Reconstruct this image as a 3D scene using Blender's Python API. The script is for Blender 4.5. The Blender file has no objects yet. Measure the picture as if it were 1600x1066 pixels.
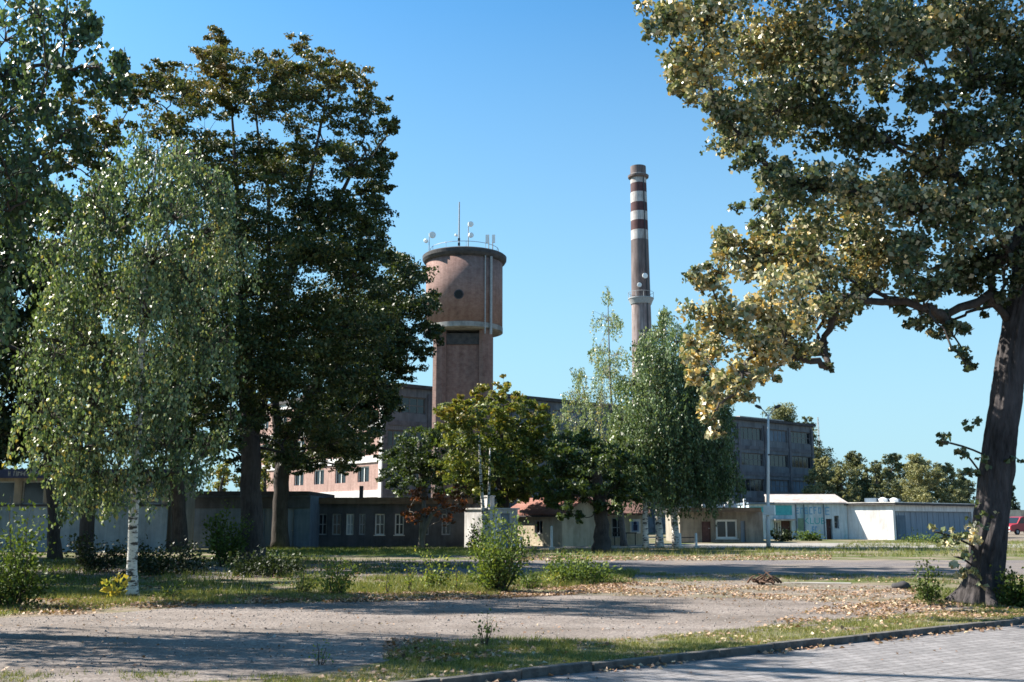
import bpy, math, random
import numpy as np
from mathutils import Matrix, Vector
random.seed(7)
SC = bpy.context.scene
COL = SC.collection
R = math.radians

# ------------------------------------------------------------------ camera
PITCH = math.atan((813 - 533) / 1600.0)
CAMZ = 1.6
cp, sp = math.cos(PITCH), math.sin(PITCH)
cam = bpy.data.cameras.new("camera")
cam.sensor_width = 36.0
cam.lens = 36.0
cam.clip_start = 0.1
cam.clip_end = 5000
camo = bpy.data.objects.new("camera", cam)
camo.location = (0, 0, CAMZ)
camo.rotation_euler = (math.pi / 2 + PITCH, 0, 0)
COL.objects.link(camo)
SC.camera = camo


def P(px, py, Y):
    """survey a point: its bearing as measured in the photograph and its distance Y"""
    x = (px - 800) / 1600.0
    v = (533 - py) / 1600.0
    d = np.array([x, cp - v * sp, sp + v * cp])
    d = d * (Y / d[1])
    return np.array([d[0], d[1], d[2] + CAMZ])


def G(px, py, z=0.0):
    x = (px - 800) / 1600.0
    v = (533 - py) / 1600.0
    d = np.array([x, cp - v * sp, sp + v * cp])
    t = (z - CAMZ) / d[2]
    return np.array([d[0] * t, d[1] * t, z])


# ------------------------------------------------------------------ light
SUN_EL = R(42)
tx, ty = 0.957, -0.29
n_ = math.hypot(tx, ty)
tx, ty = tx / n_, ty / n_
trav = Vector((tx * math.cos(SUN_EL), ty * math.cos(SUN_EL), -math.sin(SUN_EL)))
sl = bpy.data.lights.new("sun", 'SUN')
sl.energy = 5.0
sl.angle = R(0.55)
sl.color = (1.0, 0.93, 0.82)
so = bpy.data.objects.new("sun", sl)
so.rotation_euler = trav.to_track_quat('-Z', 'Y').to_euler()
so.location = (-30, 10, 40)
COL.objects.link(so)
w = bpy.data.worlds.new("World")
SC.world = w
w.use_nodes = True
wn = w.node_tree
wn.nodes.clear()
sky = wn.nodes.new("ShaderNodeTexSky")
sky.sky_type = 'NISHITA'
sky.sun_disc = False
sky.sun_elevation = SUN_EL
# to-sun azimuth measured clockwise from +Y
sky.sun_rotation = math.atan2(-tx, -ty)
sky.air_density = 1.0
sky.dust_density = 0.9
sky.ozone_density = 2.0
bg = wn.nodes.new("ShaderNodeBackground")
bg.inputs[1].default_value = 0.052
wo = wn.nodes.new("ShaderNodeOutputWorld")
tint = wn.nodes.new("ShaderNodeMix")
tint.data_type = 'RGBA'
tint.blend_type = 'MULTIPLY'
tint.inputs[0].default_value = 1.0
tint.inputs[7].default_value = (0.60, 1.2, 1.42, 1)
wn.links.new(sky.outputs[0], tint.inputs[6])
# pale haze low in the sky, by height above the horizon
wtc = wn.nodes.new("ShaderNodeTexCoord")
wsep = wn.nodes.new("ShaderNodeSeparateXYZ")
wn.links.new(wtc.outputs['Generated'], wsep.inputs[0])
wr_ = wn.nodes.new("ShaderNodeValToRGB")
els = wr_.color_ramp.elements
for p_, v_ in ((0.0, 0.95), (0.10, 0.78), (0.24, 0.45)):
    e_ = els.new(p_)
    e_.color = (v_, v_, v_, 1)
for e_ in els:
    if e_.position == 0.0:
        e_.color = (0.95, 0.95, 0.95, 1)
els[-1].position = 0.47
els[-1].color = (0, 0, 0, 1)
wn.links.new(wsep.outputs[2], wr_.inputs[0])
hz = wn.nodes.new("ShaderNodeMix")
hz.data_type = 'RGBA'
hz.inputs[7].default_value = (3.35, 5.1, 5.9, 1)
wn.links.new(wr_.outputs[0], hz.inputs[0])
wn.links.new(tint.outputs[2], hz.inputs[6])
wn.links.new(hz.outputs[2], bg.inputs[0])
wn.links.new(bg.outputs[0], wo.inputs[0])
SC.view_settings.view_transform = 'Standard'
SC.view_settings.look = 'None'
SC.view_settings.gamma = 1.0
SC.view_settings.exposure = 1.62
SC.cycles.pixel_filter_type = 'BLACKMAN_HARRIS'
SC.cycles.filter_width = 1.6
SC.cycles.max_bounces = 6
SC.cycles.diffuse_bounces = 3
SC.cycles.transmission_bounces = 4
SC.cycles.transparent_max_bounces = 6


# ------------------------------------------------------------------ materials
class NT:
    def __init__(s, name):
        s.m = bpy.data.materials.new(name)
        s.m.use_nodes = True
        s.t = s.m.node_tree
        s.t.nodes.clear()
        s.out = s.n("ShaderNodeOutputMaterial")
        s.tc = None

    def n(s, typ, **kw):
        k = s.t.nodes.new(typ)
        for a, b in kw.items():
            setattr(k, a, b)
        return k

    def l(s, a, b):
        s.t.links.new(a, b)

    def coord(s, scale=(1, 1, 1), which='Object', rot=(0, 0, 0)):
        if s.tc is None:
            s.tc = s.n("ShaderNodeTexCoord")
        mp = s.n("ShaderNodeMapping")
        mp.inputs['Scale'].default_value = scale
        mp.inputs['Rotation'].default_value = rot
        s.l(s.tc.outputs[which], mp.inputs[0])
        return mp.outputs[0]

    def noise(s, scale, detail=6, rough=0.6, stretch=(1, 1, 1)):
        k = s.n("ShaderNodeTexNoise")
        k.inputs['Scale'].default_value = scale
        k.inputs['Detail'].default_value = detail
        k.inputs['Roughness'].default_value = rough
        s.l(s.coord(stretch), k.inputs['Vector'])
        return k.outputs['Fac']

    def ramp(s, fac, stops, interp='LINEAR'):
        k = s.n("ShaderNodeValToRGB")
        k.color_ramp.interpolation = interp
        e = k.color_ramp.elements
        while len(e) < len(stops):
            e.new(0.5)
        for i, (p, c) in enumerate(stops):
            e[i].position = p
            e[i].color = (c[0], c[1], c[2], 1)
        if fac is not None:
            s.l(fac, k.inputs[0])
        return k.outputs[0]

    def mix(s, fac, a, b, blend='MIX'):
        k = s.n("ShaderNodeMix", data_type='RGBA', blend_type=blend)
        for sock, v in ((k.inputs[0], fac), (k.inputs[6], a), (k.inputs[7], b)):
            if isinstance(v, (int, float)):
                sock.default_value = v
            elif isinstance(v, tuple):
                sock.default_value = (v[0], v[1], v[2], 1)
            else:
                s.l(v, sock)
        return k.outputs[2]

    def bsdf(s, color, rough=0.8, spec=0.3, metal=0.0, bump=None, bstr=0.3, bdist=0.02):
        k = s.n("ShaderNodeBsdfPrincipled")
        if isinstance(color, tuple):
            k.inputs['Base Color'].default_value = (color[0], color[1], color[2], 1)
        else:
            s.l(color, k.inputs['Base Color'])
        k.inputs['Roughness'].default_value = rough
        k.inputs['Specular IOR Level'].default_value = spec
        k.inputs['Metallic'].default_value = metal
        if bump is not None:
            b = s.n("ShaderNodeBump")
            b.inputs['Strength'].default_value = bstr
            b.inputs['Distance'].default_value = bdist
            s.l(bump, b.inputs['Height'])
            s.l(b.outputs[0], k.inputs['Normal'])
        return k.outputs[0]

    def done(s, sh):
        s.l(sh, s.out.inputs[0])
        return s.m


def surf(name, c1, c2, scale=3, rough=0.85, bstr=0.3, bscale=None, stretch=(1, 1, 1), stain=None, sscale=0.6, spec=0.25, lo=0.35, hi=0.68, bdist=0.02, streak=0.0):
    t = NT(name)
    f = t.noise(scale, 8, 0.65, stretch)
    c = t.ramp(f, [(lo, c1), (hi, c2)])
    if stain:
        g = t.noise(sscale, 5, 0.7, (stretch[0], stretch[1], max(0.25, stretch[2] * 0.4)))
        gm = t.ramp(g, [(0.5, (0, 0, 0)), (0.68, (1, 1, 1))])
        c = t.mix(gm, c, stain)
    if streak:
        sk = t.noise(2.2, 6, 0.7, (1.6, 1.6, 0.12))
        c = t.mix(streak, c, t.ramp(sk, [(0.38, (0.38, 0.36, 0.34)), (0.58, (1.0, 1.0, 1.0))]), 'MULTIPLY')
    b = t.noise(bscale or scale * 6, 6, 0.7, stretch)
    return t.done(t.bsdf(c, rough, spec, 0, b, bstr, bdist))


def leafmat(name, stops, trans=0.35, rough=0.45, spec=0.4, tcol=(1.25, 1.2, 0.55)):
    t = NT(name)
    a = t.n("ShaderNodeAttribute")
    a.attribute_name = "tone"
    c = t.ramp(a.outputs['Fac'], stops)
    p = t.bsdf(c, rough, spec)
    tr = t.n("ShaderNodeBsdfTranslucent")
    cc = t.mix(1.0, c, tcol, 'MULTIPLY')
    t.l(cc, tr.inputs[0])
    mx = t.n("ShaderNodeMixShader")
    mx.inputs[0].default_value = trans
    t.l(p, mx.inputs[1])
    t.l(tr.outputs[0], mx.inputs[2])
    return t.done(mx.outputs[0])


def brickmat(name, c1, c2, mortar, bw=0.26, bh=0.085, stain=(0.1, 0.08, 0.08), swirl=False):
    t = NT(name)
    tc = t.n("ShaderNodeTexCoord")
    sep = t.n("ShaderNodeSeparateXYZ")
    t.l(tc.outputs['Object'], sep.inputs[0])
    cmb = t.n("ShaderNodeCombineXYZ")
    if swirl:   # round masonry: run the courses along the angle
        at = t.n("ShaderNodeMath", operation='ARCTAN2')
        t.l(sep.outputs[1], at.inputs[0])
        t.l(sep.outputs[0], at.inputs[1])
        mu = t.n("ShaderNodeMath", operation='MULTIPLY')
        mu.inputs[1].default_value = 4.0
        t.l(at.outputs[0], mu.inputs[0])
        t.l(mu.outputs[0], cmb.inputs[0])
    else:
        ad = t.n("ShaderNodeMath", operation='ADD')
        t.l(sep.outputs[0], ad.inputs[0])
        t.l(sep.outputs[1], ad.inputs[1])
        t.l(ad.outputs[0], cmb.inputs[0])
    t.l(sep.outputs[2], cmb.inputs[1])
    b = t.n("ShaderNodeTexBrick")
    b.inputs['Scale'].default_value = 1.0
    b.inputs['Brick Width'].default_value = bw
    b.inputs['Row Height'].default_value = bh
    b.inputs['Mortar Size'].default_value = 0.01
    b.inputs['Color1'].default_value = (*c1, 1)
    b.inputs['Color2'].default_value = (*c2, 1)
    b.inputs['Mortar'].default_value = (*mortar, 1)
    t.l(cmb.outputs[0], b.inputs['Vector'])
    g = t.noise(0.55, 6, 0.7, (1, 1, 0.35))
    gm = t.ramp(g, [(0.48, (0, 0, 0)), (0.72, (0.7, 0.7, 0.7))])
    c = t.mix(gm, b.outputs[0], stain)
    sk = t.noise(1.6, 6, 0.7, (1.3, 1.3, 0.1))
    c = t.mix(0.5, c, t.ramp(sk, [(0.36, (0.45, 0.42, 0.42)), (0.6, (1.05, 1.05, 1.05))]), 'MULTIPLY')
    f = t.noise(2.5, 6)
    c = t.mix(0.35, c, t.ramp(f, [(0.3, (0.1, 0.06, 0.052)), (0.7, (0.32, 0.23, 0.2))]))
    return t.done(t.bsdf(c, 0.9, 0.2, 0, b.outputs['Fac'], 0.3))


M = {}
M['ground'] = None


def ground_material():
    t = NT('ground_turf')
    f1 = t.noise(0.35, 8, 0.7)
    f2 = t.noise(4.0, 8, 0.75)
    f3 = t.noise(40, 4, 0.7)
    g = t.ramp(f2, [(0.3, (0.035, 0.055, 0.014)), (0.55, (0.075, 0.095, 0.025)), (0.75, (0.16, 0.14, 0.06))])
    s = t.ramp(f3, [(0.3, (0.13, 0.10, 0.075)), (0.7, (0.27, 0.22, 0.175))])
    m = t.ramp(f1, [(0.42, (0, 0, 0)), (0.58, (1, 1, 1))])
    c = t.mix(m, g, s)
    return t.done(t.bsdf(c, 0.95, 0.1, 0, f3, 0.6, 0.03))


def gravel_material(name, c1, c2, c3, big=0.25):
    t = NT(name)
    v = t.n("ShaderNodeTexVoronoi")
    v.inputs['Scale'].default_value = 38
    t.l(t.coord(), v.inputs['Vector'])
    f = t.noise(1.2, 8, 0.7)
    c = t.ramp(f, [(0.3, c1), (0.7, c2)])
    sepc = t.n("ShaderNodeSeparateColor")
    t.l(v.outputs['Color'], sepc.inputs[0])
    st = t.ramp(sepc.outputs[0], [(0.0, (0.45, 0.42, 0.42)), (0.55, (1, 1, 1)), (1.0, (1.45, 1.4, 1.35))])
    c = t.mix(0.8, c, st, 'MULTIPLY')
    g = t.noise(big, 7, 0.7)
    gm = t.ramp(g, [(0.46, (0, 0, 0)), (0.66, (0.9, 0.9, 0.9))])
    c = t.mix(gm, c, c3)
    wv = t.noise(1.0, 6, 0.7, (0.12, 1.5, 1))
    c = t.mix(0.55, c, t.ramp(wv, [(0.35, (0.72, 0.71, 0.70)), (0.6, (1.08, 1.08, 1.08))]), 'MULTIPLY')
    fb = t.noise(70, 3)
    return t.done(t.bsdf(c, 0.95, 0.15, 0, fb, 0.5, 0.015))


def paver_material():
    t = NT('paving_setts')
    b = t.n("ShaderNodeTexBrick")
    b.inputs['Scale'].default_value = 1.0
    b.inputs['Brick Width'].default_value = 0.24
    b.inputs['Row Height'].default_value = 0.16
    b.inputs['Mortar Size'].default_value = 0.014
    b.inputs['Mortar Smooth'].default_value = 0.4
    b.inputs['Color1'].default_value = (0.235, 0.223, 0.228, 1)
    b.inputs['Color2'].default_value = (0.145, 0.137, 0.141, 1)
    b.inputs['Mortar'].default_value = (0.06, 0.055, 0.052, 1)
    t.l(t.coord((1, 1, 1), 'Object', (0, 0, R(-35))), b.inputs['Vector'])
    f = t.noise(1.1, 8, 0.72)
    c = t.mix(0.45, b.outputs[0], t.ramp(f, [(0.3, (0.11, 0.104, 0.106)), (0.7, (0.235, 0.222, 0.225))]))
    f2 = t.noise(26, 4, 0.6)
    c = t.mix(0.6, c, t.ramp(f2, [(0.3, (0.6, 0.6, 0.6)), (0.7, (1.2, 1.2, 1.2))]), 'MULTIPLY')
    return t.done(t.bsdf(c, 0.85, 0.25, 0, b.outputs['Fac'], 0.4, -0.01))


def barkmat(name, c1, c2, sc=14, st=(1, 1, 0.16), bs=0.9):
    t = NT(name)
    f = t.noise(sc, 9, 0.7, st)
    f2 = t.noise(1.4, 5, 0.6)
    c = t.ramp(f, [(0.33, c1), (0.66, c2)])
    c = t.mix(0.4, c, t.ramp(f2, [(0.3, tuple(x * 0.6 for x in c1)), (0.7, tuple(x * 1.3 for x in c2))]))
    return t.done(t.bsdf(c, 0.9, 0.2, 0, f, bs, 0.04))


def birchbark():
    t = NT('birch_bark')
    f = t.noise(5.0, 6, 0.65, (0.7, 0.7, 2.2))
    f2 = t.noise(22, 4, 0.6, (0.4, 0.4, 3.0))
    c = t.ramp(f, [(0.50, (0.62, 0.60, 0.56)), (0.57, (0.05, 0.045, 0.04))])
    c = t.mix(t.ramp(f2, [(0.56, (0, 0, 0)), (0.66, (0.8, 0.8, 0.8))]), c, (0.12, 0.11, 0.1))
    return t.done(t.bsdf(c, 0.7, 0.3, 0, f2, 0.3, 0.01))


M['ground'] = ground_material()
M['gravel'] = gravel_material('path_gravel', (0.15, 0.128, 0.117), (0.22, 0.194, 0.18), (0.1, 0.083, 0.072))
M['dirt'] = gravel_material('trodden_dirt', (0.15, 0.125, 0.105), (0.24, 0.2, 0.17), (0.1, 0.095, 0.055), 0.5)
M['asphalt'] = gravel_material('asphalt', (0.1, 0.092, 0.095), (0.16, 0.145, 0.145), (0.2, 0.165, 0.135), 0.35)
M['slabs'] = surf('concrete_slabs', (0.2, 0.185, 0.165), (0.3, 0.28, 0.255), 2.0, stain=(0.15, 0.13, 0.11))
M['setts'] = paver_material()
M['kerb'] = surf('kerb_concrete', (0.05, 0.047, 0.045), (0.15, 0.14, 0.13), 7, bstr=0.5, stain=(0.1, 0.09, 0.08), sscale=1.5)
M['lawn'] = surf('lawn_grass', (0.07, 0.12, 0.022), (0.13, 0.19, 0.04), 2.5, bstr=0.8, bscale=60)
M['bark'] = barkmat('dark_bark', (0.022, 0.018, 0.016), (0.085, 0.072, 0.065))
M['poplar_bark'] = barkmat('poplar_bark', (0.010, 0.009, 0.009), (0.085, 0.075, 0.077), 11, (1, 1, 0.16), 1.0)
M['grey_bark'] = barkmat('grey_bark', (0.06, 0.05, 0.045), (0.2, 0.175, 0.155))
M['birch'] = birchbark()
M['twig'] = surf('twig_bark', (0.03, 0.024, 0.02), (0.08, 0.065, 0.055), 8)
M['pale_twig'] = surf('pale_twigs', (0.1, 0.095, 0.1), (0.2, 0.185, 0.19), 8)

M['leaf_poplar'] = leafmat('poplar_leaves', [(0, (0.035, 0.05, 0.022)), (0.34, (0.085, 0.115, 0.045)), (0.54, (0.2, 0.215, 0.105)), (0.74, (0.5, 0.44, 0.3)), (0.9, (0.54, 0.43, 0.2)), (1, (0.5, 0.31, 0.07))], 0.25, 0.34, 0.55, (1.1, 1.1, 0.7))
M['leaf_birch'] = leafmat('birch_leaves', [(0, (0.028, 0.048, 0.018)), (0.38, (0.075, 0.125, 0.05)), (0.66, (0.215, 0.285, 0.145)), (0.9, (0.34, 0.37, 0.21)), (1, (0.38, 0.31, 0.09))], 0.28, 0.42, 0.4)
M['leaf_dark'] = leafmat('dark_tree_leaves', [(0, (0.014, 0.024, 0.009)), (0.45, (0.042, 0.066, 0.02)), (0.7, (0.11, 0.118, 0.038)), (1, (0.2, 0.14, 0.06))], 0.22, 0.5, 0.3)
M['leaf_green'] = leafmat('green_tree_leaves', [(0, (0.022, 0.038, 0.012)), (0.45, (0.085, 0.125, 0.03)), (0.8, (0.21, 0.22, 0.05)), (1, (0.28, 0.19, 0.04))], 0.28, 0.45, 0.35)
M['leaf_red'] = leafmat('reddening_leaves', [(0, (0.05, 0.03, 0.015)), (0.5, (0.2, 0.06, 0.025)), (1, (0.36, 0.12, 0.03))], 0.35, 0.5, 0.3)
M['leaf_shrub'] = leafmat('shrub_leaves', [(0, (0.04, 0.065, 0.018)), (0.5, (0.10, 0.15, 0.035)), (0.85, (0.2, 0.24, 0.06)), (1, (0.38, 0.32, 0.07))], 0.32, 0.55, 0.2)
M['leaf_far'] = leafmat('distant_leaves', [(0, (0.06, 0.075, 0.045)), (0.5, (0.14, 0.155, 0.08)), (1, (0.27, 0.26, 0.13))], 0.25, 0.6, 0.2)
M['leaf_conifer'] = leafmat('conifer_needles', [(0, (0.015, 0.03, 0.018)), (1, (0.045, 0.07, 0.04))], 0.1, 0.6, 0.2)
M['grass'] = leafmat('grass_blades', [(0, (0.05, 0.075, 0.018)), (0.5, (0.12, 0.15, 0.035)), (0.8, (0.26, 0.24, 0.09)), (1, (0.36, 0.30, 0.15))], 0.3, 0.5, 0.3)
M['litter'] = leafmat('dry_leaves', [(0, (0.07, 0.04, 0.028)), (0.4, (0.22, 0.13, 0.085)), (0.75, (0.37, 0.25, 0.175)), (1, (0.5, 0.4, 0.27))], 0.15, 0.6, 0.3)

M['brick'] = brickmat('tower_brick', (0.29, 0.162, 0.142), (0.205, 0.108, 0.096), (0.23, 0.185, 0.165), swirl=True, stain=(0.11, 0.065, 0.06))
M['brick_shaft'] = brickmat('shaft_brick', (0.24, 0.115, 0.095), (0.16, 0.07, 0.06), (0.2, 0.15, 0.135))
M['brick_pink'] = brickmat('pink_brick', (0.47, 0.27, 0.23), (0.38, 0.2, 0.17), (0.45, 0.38, 0.34), stain=(0.3, 0.2, 0.17))
M['concrete'] = surf('weathered_concrete', (0.2, 0.195, 0.19), (0.33, 0.32, 0.31), 1.6, stain=(0.12, 0.115, 0.11), sscale=0.5, streak=0.38)
M['pale_concrete'] = surf('pale_concrete', (0.5, 0.48, 0.45), (0.66, 0.63, 0.6), 2, stain=(0.33, 0.31, 0.29))
M['panel'] = surf('facade_panels', (0.10, 0.115, 0.135), (0.165, 0.18, 0.2), 1.0, stretch=(1, 1, 0.5), stain=(0.09, 0.09, 0.1), sscale=0.35, streak=0.5)
M['panel_dark'] = surf('dark_facade_panels', (0.08, 0.082, 0.095), (0.135, 0.138, 0.152), 1.4, stain=(0.05, 0.05, 0.06))
M['white'] = surf('white_render', (0.58, 0.565, 0.565), (0.7, 0.685, 0.68), 1.5, stain=(0.45, 0.43, 0.42), sscale=0.9, streak=0.38)
M['blue_white'] = surf('pale_blue_render', (0.42, 0.51, 0.56), (0.56, 0.63, 0.67), 1.4, stain=(0.25, 0.42, 0.45), sscale=0.7, streak=0.38)
M['hall_blue_shaded'] = surf('hall_blue_wall_shaded', (0.2, 0.265, 0.325), (0.29, 0.355, 0.41), 1.2, stain=(0.14, 0.19, 0.23), sscale=0.8, streak=0.35)  # pale blue render with the tree shade mixed into its colour
M['factoryframe'] = surf('rusty_factory_frames', (0.085, 0.085, 0.09), (0.15, 0.14, 0.14), 3, rough=0.6)
M['bluegrey'] = surf('blue_grey_wall', (0.085, 0.12, 0.165), (0.14, 0.185, 0.235), 1.2, stain=(0.15, 0.2, 0.25), streak=0.38)  # blue-grey darkened to hold the shade on the garage block wall
M['cream'] = surf('cream_render', (0.5, 0.43, 0.32), (0.62, 0.55, 0.43), 1.4, stain=(0.36, 0.3, 0.22), streak=0.38)
M['beige'] = surf('dull_beige_render', (0.25, 0.22, 0.18), (0.34, 0.3, 0.25), 1.6, stain=(0.16, 0.14, 0.12), streak=0.5)
M['shaded_greywall'] = surf('shaded_grey_render', (0.05, 0.055, 0.063), (0.1, 0.107, 0.118), 1.2, stain=(0.1, 0.1, 0.11), streak=0.38)  # shade over the long wing is put into this darker base grey
M['gate'] = surf('grey_blue_gate', (0.19, 0.23, 0.28), (0.25, 0.29, 0.34), 1.0, stretch=(6, 6, 0.4), stain=(0.15, 0.18, 0.22))
M['tar'] = surf('tarred_roofing', (0.03, 0.03, 0.034), (0.07, 0.066, 0.068), 2, rough=0.8)
M['fascia'] = surf('brown_fascia', (0.11, 0.075, 0.05), (0.19, 0.135, 0.09), 3, stretch=(0.4, 0.4, 3), streak=0.50)
M['navy'] = surf('navy_fascia', (0.02, 0.028, 0.075), (0.035, 0.05, 0.12), 2, rough=0.5)
M['pinkroof'] = surf('pale_pink_roofing', (0.36, 0.32, 0.295), (0.47, 0.425, 0.4), 1.5, stain=(0.33, 0.25, 0.23), sscale=0.8, streak=0.40)
M['glass'] = NT('dark_glass')
M['glass'] = M['glass'].done(M['glass'].bsdf((0.012, 0.015, 0.02), 0.12, 0.5))
M['palepane'] = surf('pale_curtained_pane', (0.25, 0.28, 0.3), (0.4, 0.43, 0.45), 3, rough=0.3)
M['frame'] = surf('white_window_paint', (0.6, 0.6, 0.58), (0.74, 0.73, 0.71), 6, rough=0.6)
M['dullframe'] = surf('dull_window_paint', (0.22, 0.24, 0.26), (0.36, 0.37, 0.38), 6, rough=0.6)
M['door'] = surf('brown_door_paint', (0.07, 0.035, 0.035), (0.12, 0.06, 0.055), 5, rough=0.6)
M['teal'] = surf('teal_paint', (0.05, 0.3, 0.32), (0.09, 0.4, 0.41), 5, rough=0.7)
M['bluepaint'] = surf('blue_paint', (0.10, 0.26, 0.42), (0.17, 0.35, 0.5), 6, rough=0.7)
M['greenpaint'] = surf('green_paint', (0.12, 0.2, 0.14), (0.19, 0.27, 0.18), 5, rough=0.7)
M['dish'] = surf('white_dish_paint', (0.72, 0.72, 0.71), (0.8, 0.8, 0.79), 6, rough=0.45)
M['steel'] = surf('galvanised_steel', (0.22, 0.23, 0.24), (0.36, 0.37, 0.38), 8, rough=0.5)
M['darksteel'] = surf('dark_steel', (0.03, 0.03, 0.034), (0.06, 0.06, 0.065), 8, rough=0.6)
M['post'] = surf('pale_lamp_column', (0.5, 0.5, 0.5), (0.63, 0.62, 0.61), 4, stretch=(1, 1, 0.3), stain=(0.36, 0.34, 0.32), rough=0.6)
M['chimred'] = surf('chimney_red_paint', (0.065, 0.03, 0.033), (0.1, 0.048, 0.05), 0.8, stain=(0.1, 0.06, 0.06), streak=0.50)
M['chimwhite'] = surf('chimney_white_paint', (0.36, 0.335, 0.33), (0.5, 0.475, 0.465), 1.0, stain=(0.22, 0.19, 0.185), streak=0.5)
M['chimgrey'] = surf('chimney_masonry', (0.115, 0.09, 0.09), (0.18, 0.145, 0.14), 0.8, stretch=(1, 1, 0.4), stain=(0.09, 0.07, 0.07), streak=0.5)
M['chimpale'] = surf('chimney_faded_masonry', (0.22, 0.175, 0.17), (0.33, 0.28, 0.275), 0.6, stretch=(1, 1, 0.5), stain=(0.15, 0.095, 0.09), sscale=0.4, streak=0.80)
M['redcar'] = NT('red_car_paint')
M['redcar'] = M['redcar'].done(M['redcar'].bsdf((0.25, 0.02, 0.03), 0.3, 0.5))
M['rubber'] = surf('black_rubber', (0.012, 0.012, 0.013), (0.025, 0.025, 0.026), 10)
M['poster'] = surf('blue_poster', (0.12, 0.2, 0.36), (0.3, 0.42, 0.6), 5, rough=0.5)
M['rust'] = surf('rusty_dead_wood', (0.06, 0.035, 0.025), (0.14, 0.085, 0.06), 6)


def tilemat():
    t = NT('red_roof_tiles')
    b = t.n("ShaderNodeTexBrick")
    b.inputs['Scale'].default_value = 1.0
    b.inputs['Brick Width'].default_value = 0.22
    b.inputs['Row Height'].default_value = 0.3
    b.inputs['Mortar Size'].default_value = 0.02
    b.inputs['Color1'].default_value = (0.3, 0.125, 0.095, 1)
    b.inputs['Color2'].default_value = (0.21, 0.085, 0.07, 1)
    b.inputs['Mortar'].default_value = (0.1, 0.045, 0.04, 1)
    t.l(t.coord(), b.inputs['Vector'])
    f = t.noise(1.5, 6)
    c = t.mix(0.4, b.outputs[0], t.ramp(f, [(0.3, (0.16, 0.08, 0.06)), (0.7, (0.33, 0.18, 0.145))]))
    return t.done(t.bsdf(c, 0.85, 0.2, 0, b.outputs['Fac'], 0.6, 0.03))


M['tiles'] = tilemat()
M['browntiles'] = surf('brown_roof_tiles', (0.1, 0.055, 0.045), (0.18, 0.1, 0.085), 5, stretch=(1, 3, 3), bstr=0.7)


# ------------------------------------------------------------------ scene tree helpers
def tag(o, label=None, cat=None, group=None, kind=None):
    for k, v in (('label', label), ('category', cat), ('group', group), ('kind', kind)):
        if v:
            o[k] = v
    return o


def empty(name, loc, label, cat, group=None, rz=0.0):
    o = bpy.data.objects.new(name, None)
    o.empty_display_size = 0.3
    o.location = loc
    o.rotation_euler = (0, 0, rz)
    COL.objects.link(o)
    return tag(o, label, cat, group)


def inv(root):
    return (Matrix.Translation(root.location) @ Matrix.Rotation(root.rotation_euler.z, 4, 'Z')).inverted()


class MB:
    def __init__(s):
        s.v, s.f, s.mi = [], [], []

    def add(s, verts, faces, mi=0):
        o = len(s.v)
        s.v.extend([tuple(map(float, p)) for p in verts])
        for f in faces:
            s.f.append(tuple(i + o for i in f))
            s.mi.append(mi)

    def box(s, x0, x1, y0, y1, z0, z1, mi=0):
        s.add([(x0, y0, z0), (x1, y0, z0), (x1, y1, z0), (x0, y1, z0), (x0, y0, z1), (x1, y0, z1), (x1, y1, z1), (x0, y1, z1)],
              [(0, 3, 2, 1), (4, 5, 6, 7), (0, 1, 5, 4), (1, 2, 6, 5), (2, 3, 7, 6), (3, 0, 4, 7)], mi)

    def tube(s, pts, rad, n=8, mi=0, cap=True, wob=None):
        pts = [np.asarray(p, float) for p in pts]
        k = len(pts)
        base = len(s.v)
        prev = None
        for i in range(k):
            d = pts[min(i + 1, k - 1)] - pts[max(i - 1, 0)]
            d = d / (np.linalg.norm(d) + 1e-9)
            if prev is None:
                u = np.cross(d, (0, 1, 0)) if abs(d[1]) < 0.9 else np.cross(d, (1, 0, 0))
            else:
                u = prev - d * np.dot(prev, d)
            u = u / (np.linalg.norm(u) + 1e-9)
            prev = u
            vv = np.cross(d, u)
            for j in range(n):
                a = 2 * math.pi * j / n
                r = rad[i] * (wob(i, a) if wob else 1)
                s.v.append(tuple(pts[i] + (u * math.cos(a) + vv * math.sin(a)) * r))
        for i in range(k - 1):
            for j in range(n):
                a, b = base + i * n + j, base + i * n + (j + 1) % n
                s.f.append((a, b, b + n, a + n))
                s.mi.append(mi)
        if cap:
            s.f.append(tuple(base + j for j in reversed(range(n))))
            s.mi.append(mi)
            s.f.append(tuple(base + (k - 1) * n + j for j in range(n)))
            s.mi.append(mi)

    def lathe(s, prof, n=32, c=(0, 0, 0), mi=0):
        s.tube([(c[0], c[1], c[2] + z) for r, z in prof], [r for r, z in prof], n, mi)

    def prism(s, poly, z0, z1, mi=0):
        n = len(poly)
        s.add([(p[0], p[1], z0) for p in poly] + [(p[0], p[1], z1) for p in poly],
              [tuple(reversed(range(n))), tuple(range(n, 2 * n))] + [(i, (i + 1) % n, n + (i + 1) % n, n + i) for i in range(n)], mi)

    def build(s, name, mats, parent=None, world=False, smooth=False, bevel=0.0):
        if not isinstance(mats, (list, tuple)):
            mats = [mats]
        me = bpy.data.meshes.new(name)
        v = s.v
        if parent is not None and world:
            mi_ = inv(parent)
            v = [tuple(mi_ @ Vector(p)) for p in v]
        me.from_pydata(v, [], s.f)
        for m in mats:
            me.materials.append(m)
        me.polygons.foreach_set('material_index', s.mi)
        if smooth:
            me.polygons.foreach_set('use_smooth', [True] * len(s.f))
        me.update()
        o = bpy.data.objects.new(name, me)
        COL.objects.link(o)
        if parent is not None:
            # sub-parts share the frame of the thing that carries their part
            o.parent = parent
        if bevel:
            b = o.modifiers.new('bevel', 'BEVEL')
            b.width = bevel
            b.segments = 2
            b.limit_method = 'ANGLE'
        return o


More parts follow.
